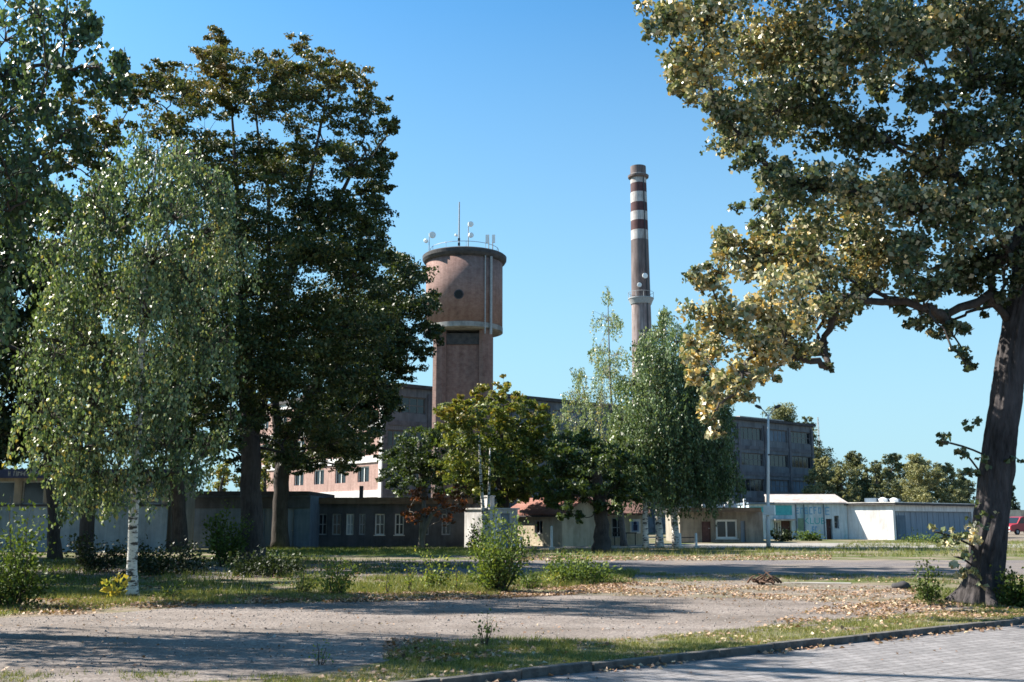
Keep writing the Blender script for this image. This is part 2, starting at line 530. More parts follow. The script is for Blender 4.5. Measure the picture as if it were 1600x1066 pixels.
def copy_tree(o, parent=None):
    c = o.copy()
    COL.objects.link(c)
    if parent is not None:
        c.parent = parent
    for ch in list(o.children):
        copy_tree(ch, c)
    return c
# ------------------------------------------------------------------ foliage helpers
DENS = 5.0
def unit(a):
    return a / (np.linalg.norm(a, axis=-1, keepdims=True) + 1e-9)


def leaf_object(name, C, A, NRM, L, W, tone, mat, parent=None, shift=None, tri=False):
    """C centres, A leaf axes, NRM facing; one small folded blade per leaf"""
    C = np.asarray(C, float)
    n = len(C)
    A = unit(np.asarray(A, float))
    B = unit(np.cross(A, NRM))
    Nn = np.cross(B, A)
    L = np.asarray(L).reshape(-1, 1)
    W = np.asarray(W).reshape(-1, 1)
    if shift is not None:
        C = C - np.asarray(shift)
    if tri:
        V = np.stack([C - B * W * 0.5, C + B * W * 0.5, C + A * L], 1)
        k = 3
    else:
        V = np.stack([C - A * L * 0.5, C + B * W * 0.5 - A * L * 0.08 + Nn * W * 0.14, C + A * L * 0.5 - Nn * L * 0.10, C - B * W * 0.5 - A * L * 0.08 + Nn * W * 0.14], 1)
        k = 4
    me = bpy.data.meshes.new(name)
    me.vertices.add(n * k)
    me.vertices.foreach_set('co', V.reshape(-1).astype(np.float32))
    me.loops.add(n * k)
    me.loops.foreach_set('vertex_index', np.arange(n * k, dtype=np.int32))
    me.polygons.add(n)
    me.polygons.foreach_set('loop_start', np.arange(0, n * k, k, dtype=np.int32))
    me.polygons.foreach_set('loop_total', np.full(n, k, dtype=np.int32))
    at = me.attributes.new('tone', 'FLOAT', 'FACE')
    at.data.foreach_set('value', np.clip(tone, 0, 1).astype(np.float32))
    me.materials.append(mat)
    me.update(calc_edges=True)
    o = bpy.data.objects.new(name, me)
    COL.objects.link(o)
    if parent is not None:
        o.parent = parent
    return o


def ball(rs, n, power=0.45):
    return unit(rs.normal(size=(n, 3))) * (rs.rand(n, 1) ** power)


def pads(rs, c, r, n, leaf, droop=0.25, tone0=0.4, tvar=0.22, flat=0.55, ncl=None):
    """leaves of one bough: several flattened sprays spread through a rounded volume"""
    ncl = ncl or max(5, int(n / 55))
    cc = ball(rs, ncl, 0.5) * np.array([r, r, r * 0.85])
    cr = r * rs.uniform(0.2, 0.42, ncl)
    idx = rs.randint(0, ncl, n)
    pos = c + cc[idx] + np.clip(rs.normal(size=(n, 3)), -1.7, 1.7) * 0.55 * cr[idx][:, None] * np.array([1, 1, flat])
    nr = unit(rs.normal(size=(n, 3)) + np.array([0, 0, 0.7]))
    ax = rs.normal(size=(n, 3))
    ax[:, 2] -= droop
    ctone = rs.normal(0, 0.10, ncl)
    tone = tone0 + ctone[idx] + rs.normal(0, tvar * 0.6, n)
    return dict(C=pos, A=ax, N=nr, L=leaf * rs.uniform(0.5, 1.45, n), T=tone), c + cc


def strands(rs, c, r, n, leaf, tone0=0.4, tvar=0.22, hang=1.0, per=None):
    """hanging birch sprays: leaves strung along twigs that droop from the bough"""
    per = per or 26
    ns = max(4, n // per)
    st = c + ball(rs, ns, 0.5) * np.array([r, r, r * 0.7]) + np.array([0, 0, r * 0.25])
    ln = hang * r * rs.uniform(0.3, 1.9, ns)
    out = st - c
    dr = unit(np.stack([out[:, 0], out[:, 1], np.zeros(ns)], 1)) * rs.uniform(0.0, 0.3, (ns, 1))
    k = rs.choice(ns, ns * per, p=(ln ** 0.8) / np.sum(ln ** 0.8))
    t = rs.rand(ns * per)
    pos = st[k] + np.stack([dr[k, 0] * ln[k] * t ** 0.5, dr[k, 1] * ln[k] * t ** 0.5, -ln[k] * t], 1)
    pos += rs.normal(0, leaf * 0.5, pos.shape)
    m = len(pos)
    ax = np.stack([rs.normal(0, 0.45, m), rs.normal(0, 0.45, m), -np.ones(m)], 1)
    nr = unit(rs.normal(size=(m, 3)) * np.array([1, 1, 0.5]))
    tone = tone0 + rs.normal(0, 0.09, ns)[k] + rs.normal(0, tvar * 0.6, m)
    return dict(C=pos, A=ax, N=nr, L=leaf * rs.uniform(0.7, 1.3, m), T=tone), st, np.stack([dr[:, 0] * ln, dr[:, 1] * ln, -ln], 1)


def bez(a, b, lift, n=7, rs=None, wob=0.0):
    a, b = np.asarray(a, float), np.asarray(b, float)
    m = (a + b) / 2 + np.array([0, 0, lift])
    o = []
    for i in range(n):
        t = i / (n - 1)
        p = (1 - t) ** 2 * a + 2 * t * (1 - t) * m + t * t * b
        if rs is not None and 0 < i < n - 1:
            p = p + rs.normal(0, wob, 3)
        o.append(p)
    return o


def tree(name, label, cat, base, trunk, clusters, leafm, barkm, seed, group=None, kind='pad', leaf=0.14, dens=1.0, layers=2, depth=1.5,
         tone=0.4, tvar=0.22, wr=0.8, sides=10, stems=(), hang=1.0, twigs=True, limbscale=1.0, flat=0.55, twigmat=None, tmin=0.25, droop=0.25,
         extra=None, trunkobj=None):
    """trunk: [(x, y, z, r)] in metres; clusters: [(centre, radius, tone offset)]"""
    rs = np.random.RandomState(seed)
    root = empty(name, tuple(base), label, cat, group)
    tb = MB()
    allst = [trunk] + list(stems)
    if trunkobj is None:
        for tr in allst:
            fine = [np.array(tr[0][:3])]
            rad = [tr[0][3]]
            for a, b in zip(tr[:-1], tr[1:]):
                for q in range(1, 5):
                    t = q / 4
                    fine.append(np.array(a[:3]) * (1 - t) + np.array(b[:3]) * t + rs.normal(0, 0.06 * a[3], 3) * np.array([1, 1, 0]) * (q < 4))
                    rad.append((a[3] * (1 - t) + b[3] * t) * (1 + rs.normal(0, 0.015)))
            # root flare
            for i in range(min(3, len(rad))):
                rad[i] *= (1.28, 1.08, 1.02)[i]
            tb.tube(fine, rad, sides)
    lb = MB()
    D = []
    tp = [(np.array(p[:3]), p[3]) for tr in allst for p in tr]
    # limbs grow outward from the stem: each bough joins the nearest wood already there
    T0 = [q for tr in allst for q in tr]
    zlo = trunk[0][2] + tmin * (max(p[2] for p in T0) - trunk[0][2])
    nodes = []
    for tr in allst:
        for a, b in zip(tr[:-1], tr[1:]):
            for t in (0, 0.2, 0.4, 0.6, 0.8, 1.0):
                q = np.array(a[:3]) * (1 - t) + np.array(b[:3]) * t
                if q[2] >= zlo:
                    nodes.append((q, a[3] * (1 - t) + b[3] * t, None, 0.0))
    order = sorted(range(len(clusters)), key=lambda i: min(np.linalg.norm(np.asarray(clusters[i][0]) - nd[0]) for nd in nodes))
    limbs = {}
    seq = []
    for ci in order:
        c = np.asarray(clusters[ci][0], float)
        best, bs = None, 1e9
        for nd in nodes:
            v = c - nd[0]
            dd = np.linalg.norm(v)
            hd = math.hypot(v[0], v[1])
            sc = dd + 0.25 * nd[3] + 0.7 * max(0.0, nd[0][2] - c[2] + 0.35 * hd)
            if sc < bs:
                bs, best = sc, nd
        q, qr, par, pl_ = best
        ll = np.linalg.norm(c - q)
        path = bez(q, c, 0.14 * ll, 7, rs, 0.035 * ll)
        limbs[ci] = dict(path=path, par=par, load=np.ones(7), qr=qr)
        seq.append(ci)
        for k in range(2, 7):
            nodes.append((path[k], qr, (ci, k), pl_ + ll * k / 6))
    for ci in reversed(seq):
        par = limbs[ci]['par']
        if par:
            limbs[par[0]]['load'][: par[1] + 1] += limbs[ci]['load'][0]
    for ci, (c, r, dt) in enumerate(clusters):
        c = np.asarray(c, float)
        lm = limbs[ci]
        path = lm['path']
        rr_ = 0.017 * limbscale * np.sqrt(lm['load']) * np.linspace(1.15, 0.75, 7) + 0.002
        rr_ = np.minimum(rr_, max(0.02, lm['qr'] * 0.7))
        r0 = rr_[5] * 2
        lb.tube(path, list(rr_), 6, cap=False)
        n = int(dens * DENS * 4.2 * r * r / (leaf * leaf))
        n = max(40, n)
        if kind == 'pad':
            d, tips = pads(rs, c, r, n, leaf, droop, tone + dt, tvar, flat)
            if twigs:
                for tpnt in tips[: 26]:
                    lb.tube(bez(path[5], tpnt, 0.05 * r, 4, rs, 0.04 * r), [r0 * 0.2 + 0.006, r0 * 0.15 + 0.005, 0.006, 0.004], 3, cap=False)
        else:
            d, st, dv = strands(rs, c, r, n, leaf, tone + dt, tvar, hang)
            if twigs:
                for s0, v0 in list(zip(st, dv))[: 40]:
                    lb.tube(bez(path[5], s0, 0.1 * r, 3), [0.012, 0.009, 0.006], 3, cap=False)
                    lb.tube([s0, s0 + v0 * np.array([.7, .7, .5]), s0 + v0], [0.006, 0.005, 0.003], 3, cap=False)
        D.append(d)
    tr_o = tb.build('trunk', barkm, root, world=True, smooth=True) if trunkobj is None else trunkobj(root)
    lb.build('limbs', twigmat or barkm, tr_o if False else root, world=True, smooth=True)
    if extra:
        D += extra(rs)
    C = np.concatenate([d['C'] for d in D])
    keep = C[:, 2] > 0.05
    Ls = np.concatenate([d['L'] for d in D])[keep]
    leaf_object('crown', C[keep], np.concatenate([d['A'] for d in D])[keep], np.concatenate([d['N'] for d in D])[keep], Ls, Ls * wr,
                np.concatenate([d['T'] for d in D])[keep], leafm, root, np.array(base))
    return root


def px_clusters(txt, Y, rs, depth, layers=2, jit=0.12):
    """'px py r [tone [dY]]; ...' surveyed boughs -> (centre, radius, tone) in metres, spread in depth round the trunk"""
    out = []
    for item in txt.split(';'):
        w_ = item.split()
        if not w_:
            continue
        a = [float(x) for x in w_]
        px, py, r = a[:3]
        t = a[3] if len(a) > 3 else 0.0
        for k in range(layers):
            if len(a) > 4:
                dy = a[4] + rs.uniform(-0.3, 0.3) * depth * (k > 0)
            else:
                dy = (rs.uniform(-1, 1) if layers == 1 else (-1 + 2 * (k + rs.rand()) / layers)) * depth
            j = rs.normal(0, jit * r, 2)
            c = P(px + j[0] * (k > 0), py + j[1] * (k > 0), Y + dy)
            out.append((c, r * Y / 1600 * (1 if k == 0 else 0.92), t))
    return out


def px_trunk(txt, Y, z0=True):
    out = []
    for item in txt.split(';'):
        w_ = item.split()
        if not w_:
            continue
        a = [float(x) for x in w_]
        p = P(a[0], a[1], Y + (a[3] if len(a) > 3 else 0))
        out.append((p[0], p[1], p[2], a[2]))
    if z0:
        a = out[0]
        out[0] = (a[0], a[1], -0.05, a[3])
    return out


def shrub(name, label, cat, base, h, rad, nleaf, leafm, seed, leaf=0.08, tone=0.5, nst=14, group=None, spread=0.5, stemm=None, wr=0.7, lean=(0, 0)):
    rs = np.random.RandomState(seed)
    root = empty(name, tuple(base), label, cat, group)
    b = MB()
    C, A, T = [], [], []
    for i in range(nst):
        an = rs.rand() * 6.283
        rr = rad * math.sqrt(rs.rand())
        hh = h * (rs.uniform(0.3, 0.95) if rs.rand() < .8 else rs.uniform(.95, 1.15)) * (1 - 0.35 * (rr / rad) ** 2)
        p0 = np.array([math.cos(an) * rr * spread * 0.4, math.sin(an) * rr * spread * 0.4, -0.02])
        p2 = np.array([math.cos(an) * rr + lean[0] * hh, math.sin(an) * rr + lean[1] * hh, hh])
        pth = bez(p0, p2, 0.1 * hh, 6, rs, 0.02 * h)
        b.tube(pth, list(np.linspace(0.006 + 0.006 * h, 0.003, 6)), 4, cap=False)
        m = nleaf // nst
        t = rs.uniform(0.12, 1.0, m) ** 0.8
        idx = np.minimum((t * 5).astype(int), 4)
        pp = np.array(pth)
        q = pp[idx] + (pp[idx + 1] - pp[idx]) * ((t * 5 - idx)[:, None])
        q = q + rs.normal(size=(m, 3)) * np.array([1, 1, 0.7]) * (0.05 + 0.10 * rad)
        C.append(q)
        a = q - np.array([p0[0], p0[1], hh * 0.3])
        A.append(unit(a) + rs.normal(0, 0.6, (m, 3)))
        T.append(tone + rs.normal(0, 0.08) + rs.normal(0, 0.15, m))
    C = np.concatenate(C)
    C[:, 2] = np.abs(C[:, 2]) + 0.02
    n = len(C)
    b.build('stems', stemm or M['twig'], root, smooth=True)
    L = leaf * rs.uniform(0.6, 1.3, n)
    leaf_object('foliage', C, np.concatenate(A), unit(rs.normal(size=(n, 3)) + np.array([0, 0, 0.8])), L, L * wr, np.concatenate(T), leafm, root)
    return root


# ------------------------------------------------------------------ building helpers
def wall_open(b, x0, x1, z0, z1, y, ops, d=0.18, mi=0):
    """front wall in the plane y (facing -y) with true openings and reveals d deep"""
    us = sorted({x0, x1} | {o[0] for o in ops} | {o[1] for o in ops})
    zs = sorted({z0, z1} | {o[2] for o in ops} | {o[3] for o in ops})
    for i in range(len(us) - 1):
        for j in range(len(zs) - 1):
            cx, cz = (us[i] + us[i + 1]) / 2, (zs[j] + zs[j + 1]) / 2
            if any(o[0] < cx < o[1] and o[2] < cz < o[3] for o in ops):
                continue
            b.add([(us[i], y, zs[j]), (us[i + 1], y, zs[j]), (us[i + 1], y, zs[j + 1]), (us[i], y, zs[j + 1])], [(0, 1, 2, 3)], mi)
    for (a, c, e, f) in ops:
        for q in ([(a, y, e), (a, y + d, e), (a, y + d, f), (a, y, f)], [(c, y, e), (c, y, f), (c, y + d, f), (c, y + d, e)],
                  [(a, y, f), (a, y + d, f), (c, y + d, f), (c, y, f)], [(a, y, e), (c, y, e), (c, y + d, e), (a, y + d, e)]):
            b.add(q, [(0, 1, 2, 3)], mi)


def shell(b, L, D, H, ops, d=0.18, mi=0):
    wall_open(b, 0, L, -0.1, H, 0, ops, d, mi)
    b.add([(0, 0, -0.1), (L, 0, -0.1), (L, D, -0.1), (0, D, -0.1), (0, 0, H), (L, 0, H), (L, D, H), (0, D, H)],
          [(1, 2, 6, 5), (2, 3, 7, 6), (3, 0, 4, 7), (4, 5, 6, 7)], mi)


def window(root, o, y=0.0, d=0.18, fm='frame', pm='glass', nx=2, nz=1, fw=0.07, sill=False, name='window'):
    a, c, e, f = o
    b = MB()
    yf = y + d - 0.07
    b.box(a, a + fw, yf, yf + 0.05, e, f)
    b.box(c - fw, c, yf, yf + 0.05, e, f)
    b.box(a + fw, c - fw, yf, yf + 0.05, e, e + fw)
    b.box(a + fw, c - fw, yf, yf + 0.05, f - fw, f)
    for i in range(1, nx):
        x = a + (c - a) * i / nx
        b.box(x - fw * 0.4, x + fw * 0.4, yf + 0.004, yf + 0.045, e + fw, f - fw)
    for i in range(1, nz):
        z = e + (f - e) * i / nz
        b.box(a + fw, c - fw, yf + 0.008, yf + 0.04, z - fw * 0.35, z + fw * 0.35)
    if sill:
        b.box(a - 0.06, c + 0.06, y - 0.08, y + 0.06, e - 0.05, e - 0.002)
    w_ = b.build(name, M[fm], root)
    g = MB()
    g.add([(a, y + d - 0.03, e), (c, y + d - 0.03, e), (c, y + d - 0.03, f), (a, y + d - 0.03, f)], [(0, 1, 2, 3)])
    g.build('pane', M[pm], w_)
    return w_


def door(root, o, y=0.0, d=0.18, m='door', panels=2):
    a, c, e, f = o
    b = MB()
    yf = y + d - 0.06
    b.box(a, c, yf, yf + 0.05, e, f)
    for i in range(panels):
        z0 = e + 0.12 + (f - e - 0.2) * i / panels
        z1 = e + 0.04 + (f - e - 0.2) * (i + 1) / panels
        b.box(a + 0.1, c - 0.1, yf - 0.015, yf, z0, z1)
    dr = b.build('door', M[m], root)
    h = MB()
    h.box(c - 0.16, c - 0.04, yf - 0.06, yf - 0.02, e + 1.0, e + 1.04)
    h.build('handle', M['steel'], dr)
    return dr


def text_mesh(name, body, size, depth, mat, parent, loc, rx=math.pi / 2):
    cu = bpy.data.curves.new(name, 'FONT')
    cu.body = body
    cu.size = size
    cu.extrude = depth
    cu.align_x = 'CENTER'
    tmp = bpy.data.objects.new(name + '_src', cu)
    me = bpy.data.meshes.new_from_object(tmp)
    bpy.data.objects.remove(tmp)
    me.name = name
    me.materials.clear()
    me.materials.append(mat)
    o = bpy.data.objects.new(name, me)
    COL.objects.link(o)
    o.parent = parent
    o.location = loc
    o.rotation_euler = (rx, 0, 0)
    return o
# ================================================================== SETTING
def sheet(name, pts, z, mat, kind='structure', edge=0.0, seed=1, step=0.5):
    """flat sheet with an irregular outline (edge = raggedness in metres)"""
    rs = np.random.RandomState(seed)
    out = []
    n = len(pts)
    for i in range(n):
        a, b = np.array(pts[i][:2], float), np.array(pts[(i + 1) % n][:2], float)
        ln = np.linalg.norm(b - a)
        k = max(1, int(ln / step)) if edge else 1
        k = min(k, 160)
        nr = np.array([-(b - a)[1], (b - a)[0]]) / (ln + 1e-9)
        ph = rs.rand(4) * 6.28
        for j in range(k):
            t = j / k
            s = t * ln
            wv = (math.sin(s * 0.9 + ph[0]) + 0.7 * math.sin(s * 2.3 + ph[1]) + 0.4 * math.sin(s * 5.1 + ph[2])) * 0.5 + rs.normal(0, 0.2)
            q = a + (b - a) * t + nr * edge * wv * (0 < j)
            out.append((q[0], q[1], z))
    me = bpy.data.meshes.new(name)
    me.from_pydata(out, [], [tuple(range(len(out)))])
    me.materials.append(mat)
    me.update()
    if me.polygons[0].normal.z < 0:
        me.flip_normals()
    o = bpy.data.objects.new(name, me)
    COL.objects.link(o)
    o['kind'] = kind
    return o


# kerb line across the lower right of the view
K0, K1 = G(690, 1066)[:2], G(1600, 969)[:2]
kd = (K1 - K0) / np.linalg.norm(K1 - K0)
kn = np.array([-kd[1], kd[0]])           # towards the path
KA, KB = K0 - kd * 14, K1 + kd * 90
# the whole ground beyond the kerb
far = 3000
sheet('ground', [tuple(KA - kd * 3000 + kn * .06), tuple(KB + kd * 3000 + kn * .06), (far, far), (-far, far)], 0.0, M['ground'])
LOW = -0.06
sheet('paved_road', [tuple(KA - kd * 300 + kn * .1), tuple(KA - kd * 300 - kn * 60), tuple(KB + kd * 300 - kn * 60), tuple(KB + kd * 300 + kn * .1)], LOW, M['setts'])
# kerb: separate stones laid end to end in one strip
kb = MB()
rsK = np.random.RandomState(3)
s = -14.0
total = np.linalg.norm(KB - KA) - 14
while s < min(total, 60):
    dz, dn = rsK.normal(0, 0.006), rsK.normal(0, 0.007)
    a, b_ = K0 + kd * (s + 0.006), K0 + kd * (s + 0.99)
    pl = [a + kn * dn, b_ + kn * dn, b_ + kn * (0.12 + dn), a + kn * (0.12 + dn)]
    kb.prism([tuple(p) for p in pl], LOW - 0.15, 0.035 + dz)
    s += 1.0
ko = kb.build('kerb', M['kerb'], bevel=0.012)
ko['kind'] = 'structure'


def gp(*l):
    return [tuple(G(x, y)[:2]) for x, y in l]


# gravel path
sheet('gravel_path', gp((-700, 985), (-200, 975), (0, 966), (180, 958), (320, 945), (560, 940), (760, 934), (960, 924), (1150, 919), (1400, 930), (1490, 944), (2300, 915), (2300, 930), (1640, 945), (1500, 958), (1300, 975), (1000, 1003), (800, 1012), (690, 1012), (600, 1035), (420, 1062), (0, 1078), (-900, 1100)),
      0.004, M['gravel'], edge=0.10, seed=4, step=0.3)
# trodden dirt where the path widens to the right
sheet('dirt', gp((880, 930), (960, 905), (1120, 898), (1230, 912), (1400, 916), (1460, 935), (1400, 945), (1150, 935)), 0.008, M['dirt'], edge=0.16, seed=5, step=0.3)
sheet('concrete_strip', gp((1225, 912), (1330, 913), (1330, 911), (1225, 910)), 0.012, M['slabs'], edge=0.02, seed=6)
# asphalt road beyond
sheet('road', [(-60, 29.5), (90, 29.5), (90, 42.5), (-60, 42.5)], 0.004, M['asphalt'], edge=0.25, seed=8, step=0.6)
sheet('footpath', [(-2, 59.5), (34, 62.5), (45, 66), (70, 70), (70, 80), (20, 74), (8, 70), (-2, 65)], 0.006, M['slabs'], edge=0.1, seed=9, step=0.8)
sheet('yard', [(34, 80), (50, 78), (120, 78), (120, 180), (30, 180)], 0.004, M['dirt'], edge=0.3, seed=11, step=1.0)
sheet('lawn', gp((380, 868), (760, 868), (760, 857), (380, 857)), 0.006, M['lawn'], edge=0.4, seed=10, step=0.6)

# ================================================================== LOW BUILDINGS
ZF = 0.0


def bx_at(px0, px1, Y):
    return P(px0, 813, Y)[0], P(px1, 813, Y)[0]


# --- long low hall on the left with pale blue parapet wall and a window band
Y = 54.0
x0, x1 = bx_at(-120, 262, Y)
L = x1 - x0
zb0, zb1 = P(0, 788, Y)[2], P(0, 752, Y)[2]
zf0, zf1 = P(0, 746, Y)[2], P(0, 735, Y)[2]
r = empty('low_hall', (x0, Y, 0), 'long low hall at the left edge with pale blue lower wall and navy fascia', 'building')
ops = []
xx = 0.35
k = 0
while xx + 1.2 < L - 0.2:
    ops.append((xx, xx + 1.15, zb0, zb1))
    xx += 1.55
b = MB()
shell(b, L, 4.5, zf0, ops)
b.build('wall', M['beige'], r)
b = MB()
b.box(0, L, -0.07, -0.005, 0.0, zb0 - 0.12)
b.build('lower_wall', M['hall_blue_shaded'], r)
b = MB()
b.box(-0.05, L + 0.05, -0.12, -0.004, zb0 - 0.115, zb0 - 0.01)
b.build('sill_ledge', M['darksteel'], r)
for o in ops:
    window(r, o, fm='dullframe', nx=1)
b = MB()
b.box(-0.1, L + 0.1, -0.35, 4.7, zf0 + 0.003, zf1)
ro = b.build('roof', M['tar'], r)
b = MB()
b.box(-0.1, L + 0.1, -0.42, -0.352, zf0 - 0.05, zf1 + 0.05)
fa = b.build('fascia', M['navy'], r)
# weathered, unreadable pale lettering on the fascia
b = MB()
rsL = np.random.RandomState(12)
xl = (P(13, 813, Y)[0] - x0)
for i in range(11):
    w0 = rsL.uniform(0.07, 0.12)
    gap = 0.2 if i == 0 else 0.045
    h0 = (zf1 - zf0) * rsL.uniform(0.55, 0.8)
    zc = (zf0 + zf1) / 2
    b.box(xl, xl + 0.035, -0.43, -0.4205, zc - h0 / 2, zc + h0 / 2)
    if i % 3 != 2:
        zz = zc + (h0 / 2 - 0.04) * (1 if i % 2 else -0.1)
        b.box(xl + 0.035, xl + w0, -0.43, -0.4205, zz - 0.03, zz + 0.02)
    if i % 4 != 1:
        b.box(xl + w0, xl + w0 + 0.03, -0.43, -0.4205, zc - h0 / 2, zc + h0 / 2 - 0.03)
    xl += w0 + gap
b.build('lettering', M['dullframe'], fa)

# --- dark garage-like block between the hall and the long wing
Y = 60.0
x0, x1 = bx_at(283, 484, Y)
L = x1 - x0
H = P(0, 774, Y)[2]
r = empty('garage_block', (x0, Y, 0), 'low flat-roofed block with a pale blue wall behind the tall dark tree trunks', 'building')
ops = [(L - 2.6, L - 0.9, 0.0, 2.5)]
b = MB()
shell(b, L, 8, H, ops)
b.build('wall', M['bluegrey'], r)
door(r, (L - 2.6, L - 0.9, 0.0, 2.5), m='gate', panels=3)
b = MB()
b.box(0.0, L, -0.06, -0.004, H - 0.75, H - 0.12)
b.build('upper_band', M['shaded_greywall'], r)
b = MB()
b.box(-0.1, L, -0.4, 8.2, H + 0.003, H + 0.22)
b.build('roof', M['tar'], r)

# --- long wing with a row of windows
Y = 63.0
x0, x1 = bx_at(484, 737, Y)
L = x1 - x0
H = P(0, 786, Y)[2]
r = empty('window_wing', (x0, Y, 0), 'long low grey wing with a row of tall windows and a brown fascia', 'building')
ops = []
for p0, p1 in ((497, 511), (519, 533), (541, 553), (561, 571), (586, 601), (617, 631), (655, 670), (690, 704)):
    a, c = bx_at(p0, p1, Y)
    ops.append((a - x0, c - x0, P(0, 836, Y)[2], P(0, 803, Y)[2]))
b = MB()
shell(b, L, 9, H, ops)
b.build('wall', M['shaded_greywall'], r)
for i, o in enumerate(ops):
    window(r, o, fm='frame' if i in (2, 4, 5) else 'dullframe', pm='palepane' if i in (2,) else 'glass', nx=2, nz=2, sill=i in (4, 5))
b = MB()
b.box(-0.05, L + 0.1, -0.3, 9.2, H + 0.003, H + 0.32)
b.build('roof', M['tar'], r)
b = MB()
b.box(-0.05, L + 0.1, -0.36, -0.304, H - 0.06, H + 0.3)
b.build('fascia', M['fascia'], r)
b = MB()
xa, xb = bx_at(558, 563, Y)
b.box(xa - x0, xb - x0, 0.6, 1.0, H + 0.3, H + 1.05)
b.build('chimney', M['darksteel'], r)
b = MB()
b.box(-0.14, 0.1, -0.1, -0.005, 0, H - 0.07)
b.build('pilaster', M['shaded_greywall'], r)

# --- small white box building, its lit end wall turned to the sun
Yc = 60.3
pc = P(766, 813, Yc)
th = R(48)
r = empty('white_hut', (pc[0], Yc, 0), 'small white flat-roofed hut with a sunlit end wall behind the twin birch stems', 'hut', rz=R(48))
Hh = P(0, 796, Yc)[2]
b = MB()
ops = [(0.9, 1.7, 0.0, 2.0)]
wall_open(b, 0, 2.4, -0.1, Hh, 0, ops)
b.add([(0, 0, -.1), (2.4, 0, -.1), (2.4, 2.1, -.1), (0, 2.1, -.1), (0, 0, Hh), (2.4, 0, Hh), (2.4, 2.1, Hh), (0, 2.1, Hh)],
      [(1, 2, 6, 5), (2, 3, 7, 6), (3, 0, 4, 7), (4, 5, 6, 7)])
b.build('wall', M['white'], r)
door(r, ops[0], m='gate')
b = MB()
b.box(-0.08, 2.5, -0.08, 2.2, Hh + 0.002, Hh + 0.09)
b.build('roof', M['pale_concrete'], r)
b = MB()
b.box(0.6, 1.1, 0.7, 1.2, Hh + 0.09, Hh + 0.75)
b.box(0.55, 1.15, 0.65, 1.25, Hh + 0.752, Hh + 0.82)
b.build('chimney', M['white'], r)


# --- houses with pitched roofs
def pitched(r, L, D, H, ops, rise, wm, rm, over=0.25):
    b = MB()
    shell(b, L, D, H, ops)
    b.add([(0, 0, H + .001), (0, D, H + .001), (0, D / 2, H + rise - .03)], [(0, 2, 1)])
    b.add([(L, 0, H + .001), (L, D, H + .001), (L, D / 2, H + rise - .03)], [(0, 1, 2)])
    b.build('wall', M[wm], r)
    b = MB()
    s = rise / (D / 2)
    for sg in (0, 1):
        y0, y1 = (-over, D / 2) if sg == 0 else (D + over, D / 2)
        z0, z1 = H - over * s, H + rise
        q = [(-over, y0, z0 + .02), (L + over, y0, z0 + .02), (L + over, y1, z1 + .02), (-over, y1, z1 + .02)]
        q2 = [(x, y, z + 0.12) for x, y, z in q]
        b.add(q + q2, [(3, 2, 1, 0), (4, 5, 6, 7), (0, 1, 5, 4), (1, 2, 6, 5), (2, 3, 7, 6), (3, 0, 4, 7)])
    return b.build('roof', M[rm], r)


Yd = 68.0
pd = P(791, 813, Yd)
Hd = P(0, 804, Yd)[2]
r = empty('tiled_house', (pd[0], Yd, 0), 'small cream house with a red tiled roof and tree shadows dappling its sunlit wall', 'house', rz=R(-46))
ops = [(2.6, 3.3, 0.75, 1.6)]
pitched(r, 5.0, 4.0, Hd, ops, 0.95, 'cream', 'tiles')
window(r, ops[0], fm='dullframe', nx=2)
b = MB()
b.box(-.22, 5.22, -0.30, -0.20, Hd - 0.16, Hd - 0.07)
b.build('gutter', M['darksteel'], r)

Ye = 68.0
x0, x1 = bx_at(900, 1010, Ye)
L = x1 - x0
He = P(0, 803, Ye)[2]
r = empty('cream_shop', (x0, Ye, 0), 'low cream shop with a brown tiled roof and a framed blue poster beside its window', 'shop')
f = lambda p: bx_at(p, p, Ye)[0] - x0
z = lambda p: P(0, p, Ye)[2]
ops = [(f(920), f(930), 0.0, z(815)), (f(955.5), f(974), z(840), z(809))]
pitched(r, L, 5, He, ops, 1.0, 'cream', 'browntiles')
door(r, ops[0])
window(r, ops[1], fm='dullframe', nx=2, nz=2)
b = MB()
b.box(f(984), f(1000.5), -0.06, -0.004, z(833.5), z(811.5))
po = b.build('poster_board', M['frame'], r)
b = MB()
b.box(f(986.5), f(998), -0.075, -0.0605, z(831), z(815))
b.build('poster', M['poster'], po)
b = MB()
b.box(f(989), f(995.5), -0.085, -0.0755, z(829), z(820))
b.lathe([(0.001, 0), (0.09, 0.02), (0.11, 0.12), (0.06, 0.2), (0.001, 0.22)], 10, ((f(989) + f(995.5)) / 2, -0.075, z(820)))
b.build('poster_figure', M['navy'], po)
b = MB()
for q in (f(958), f(976), f(990)):
    b.box(q, q + 0.06, -0.5, -0.44, 0, 0.75)
b.box(f(955), f(993), -0.52, -0.42, 0.752, 0.82)
b.build('rail', M['darksteel'], r)

# --- kiosk with canopy and a large white shop window
Yf = 76.0
x0, x1 = bx_at(1062, 1192, Yf)
L = x1 - x0
f = lambda p: bx_at(p, p, Yf)[0] - x0
z = lambda p: P(0, p, Yf)[2]
Hf = z(800)
r = empty('kiosk', (x0, Yf, 0), 'dull flat-roofed kiosk with a dark canopy and a big white-framed shop window', 'kiosk')
ops = [(f(1096), f(1110), 0.0, z(815)), (f(1118), f(1152), z(842), z(812)), (f(1157), f(1164), 0.0, z(814))]
b = MB()
shell(b, L, 7, Hf, ops)
b.build('wall', M['beige'], r)
door(r, ops[0])
door(r, ops[2], m='gate')
window(r, ops[1], fm='frame', nx=2, fw=0.14, sill=True)
b = MB()
b.box(-0.2, L - 0.4, -1.3, 7.1, Hf + 0.003, Hf + 0.28)
b.build('roof', M['tar'], r)
b = MB()
b.box(-0.2, L - 0.4, -1.36, -1.303, Hf - 0.02, Hf + 0.3)
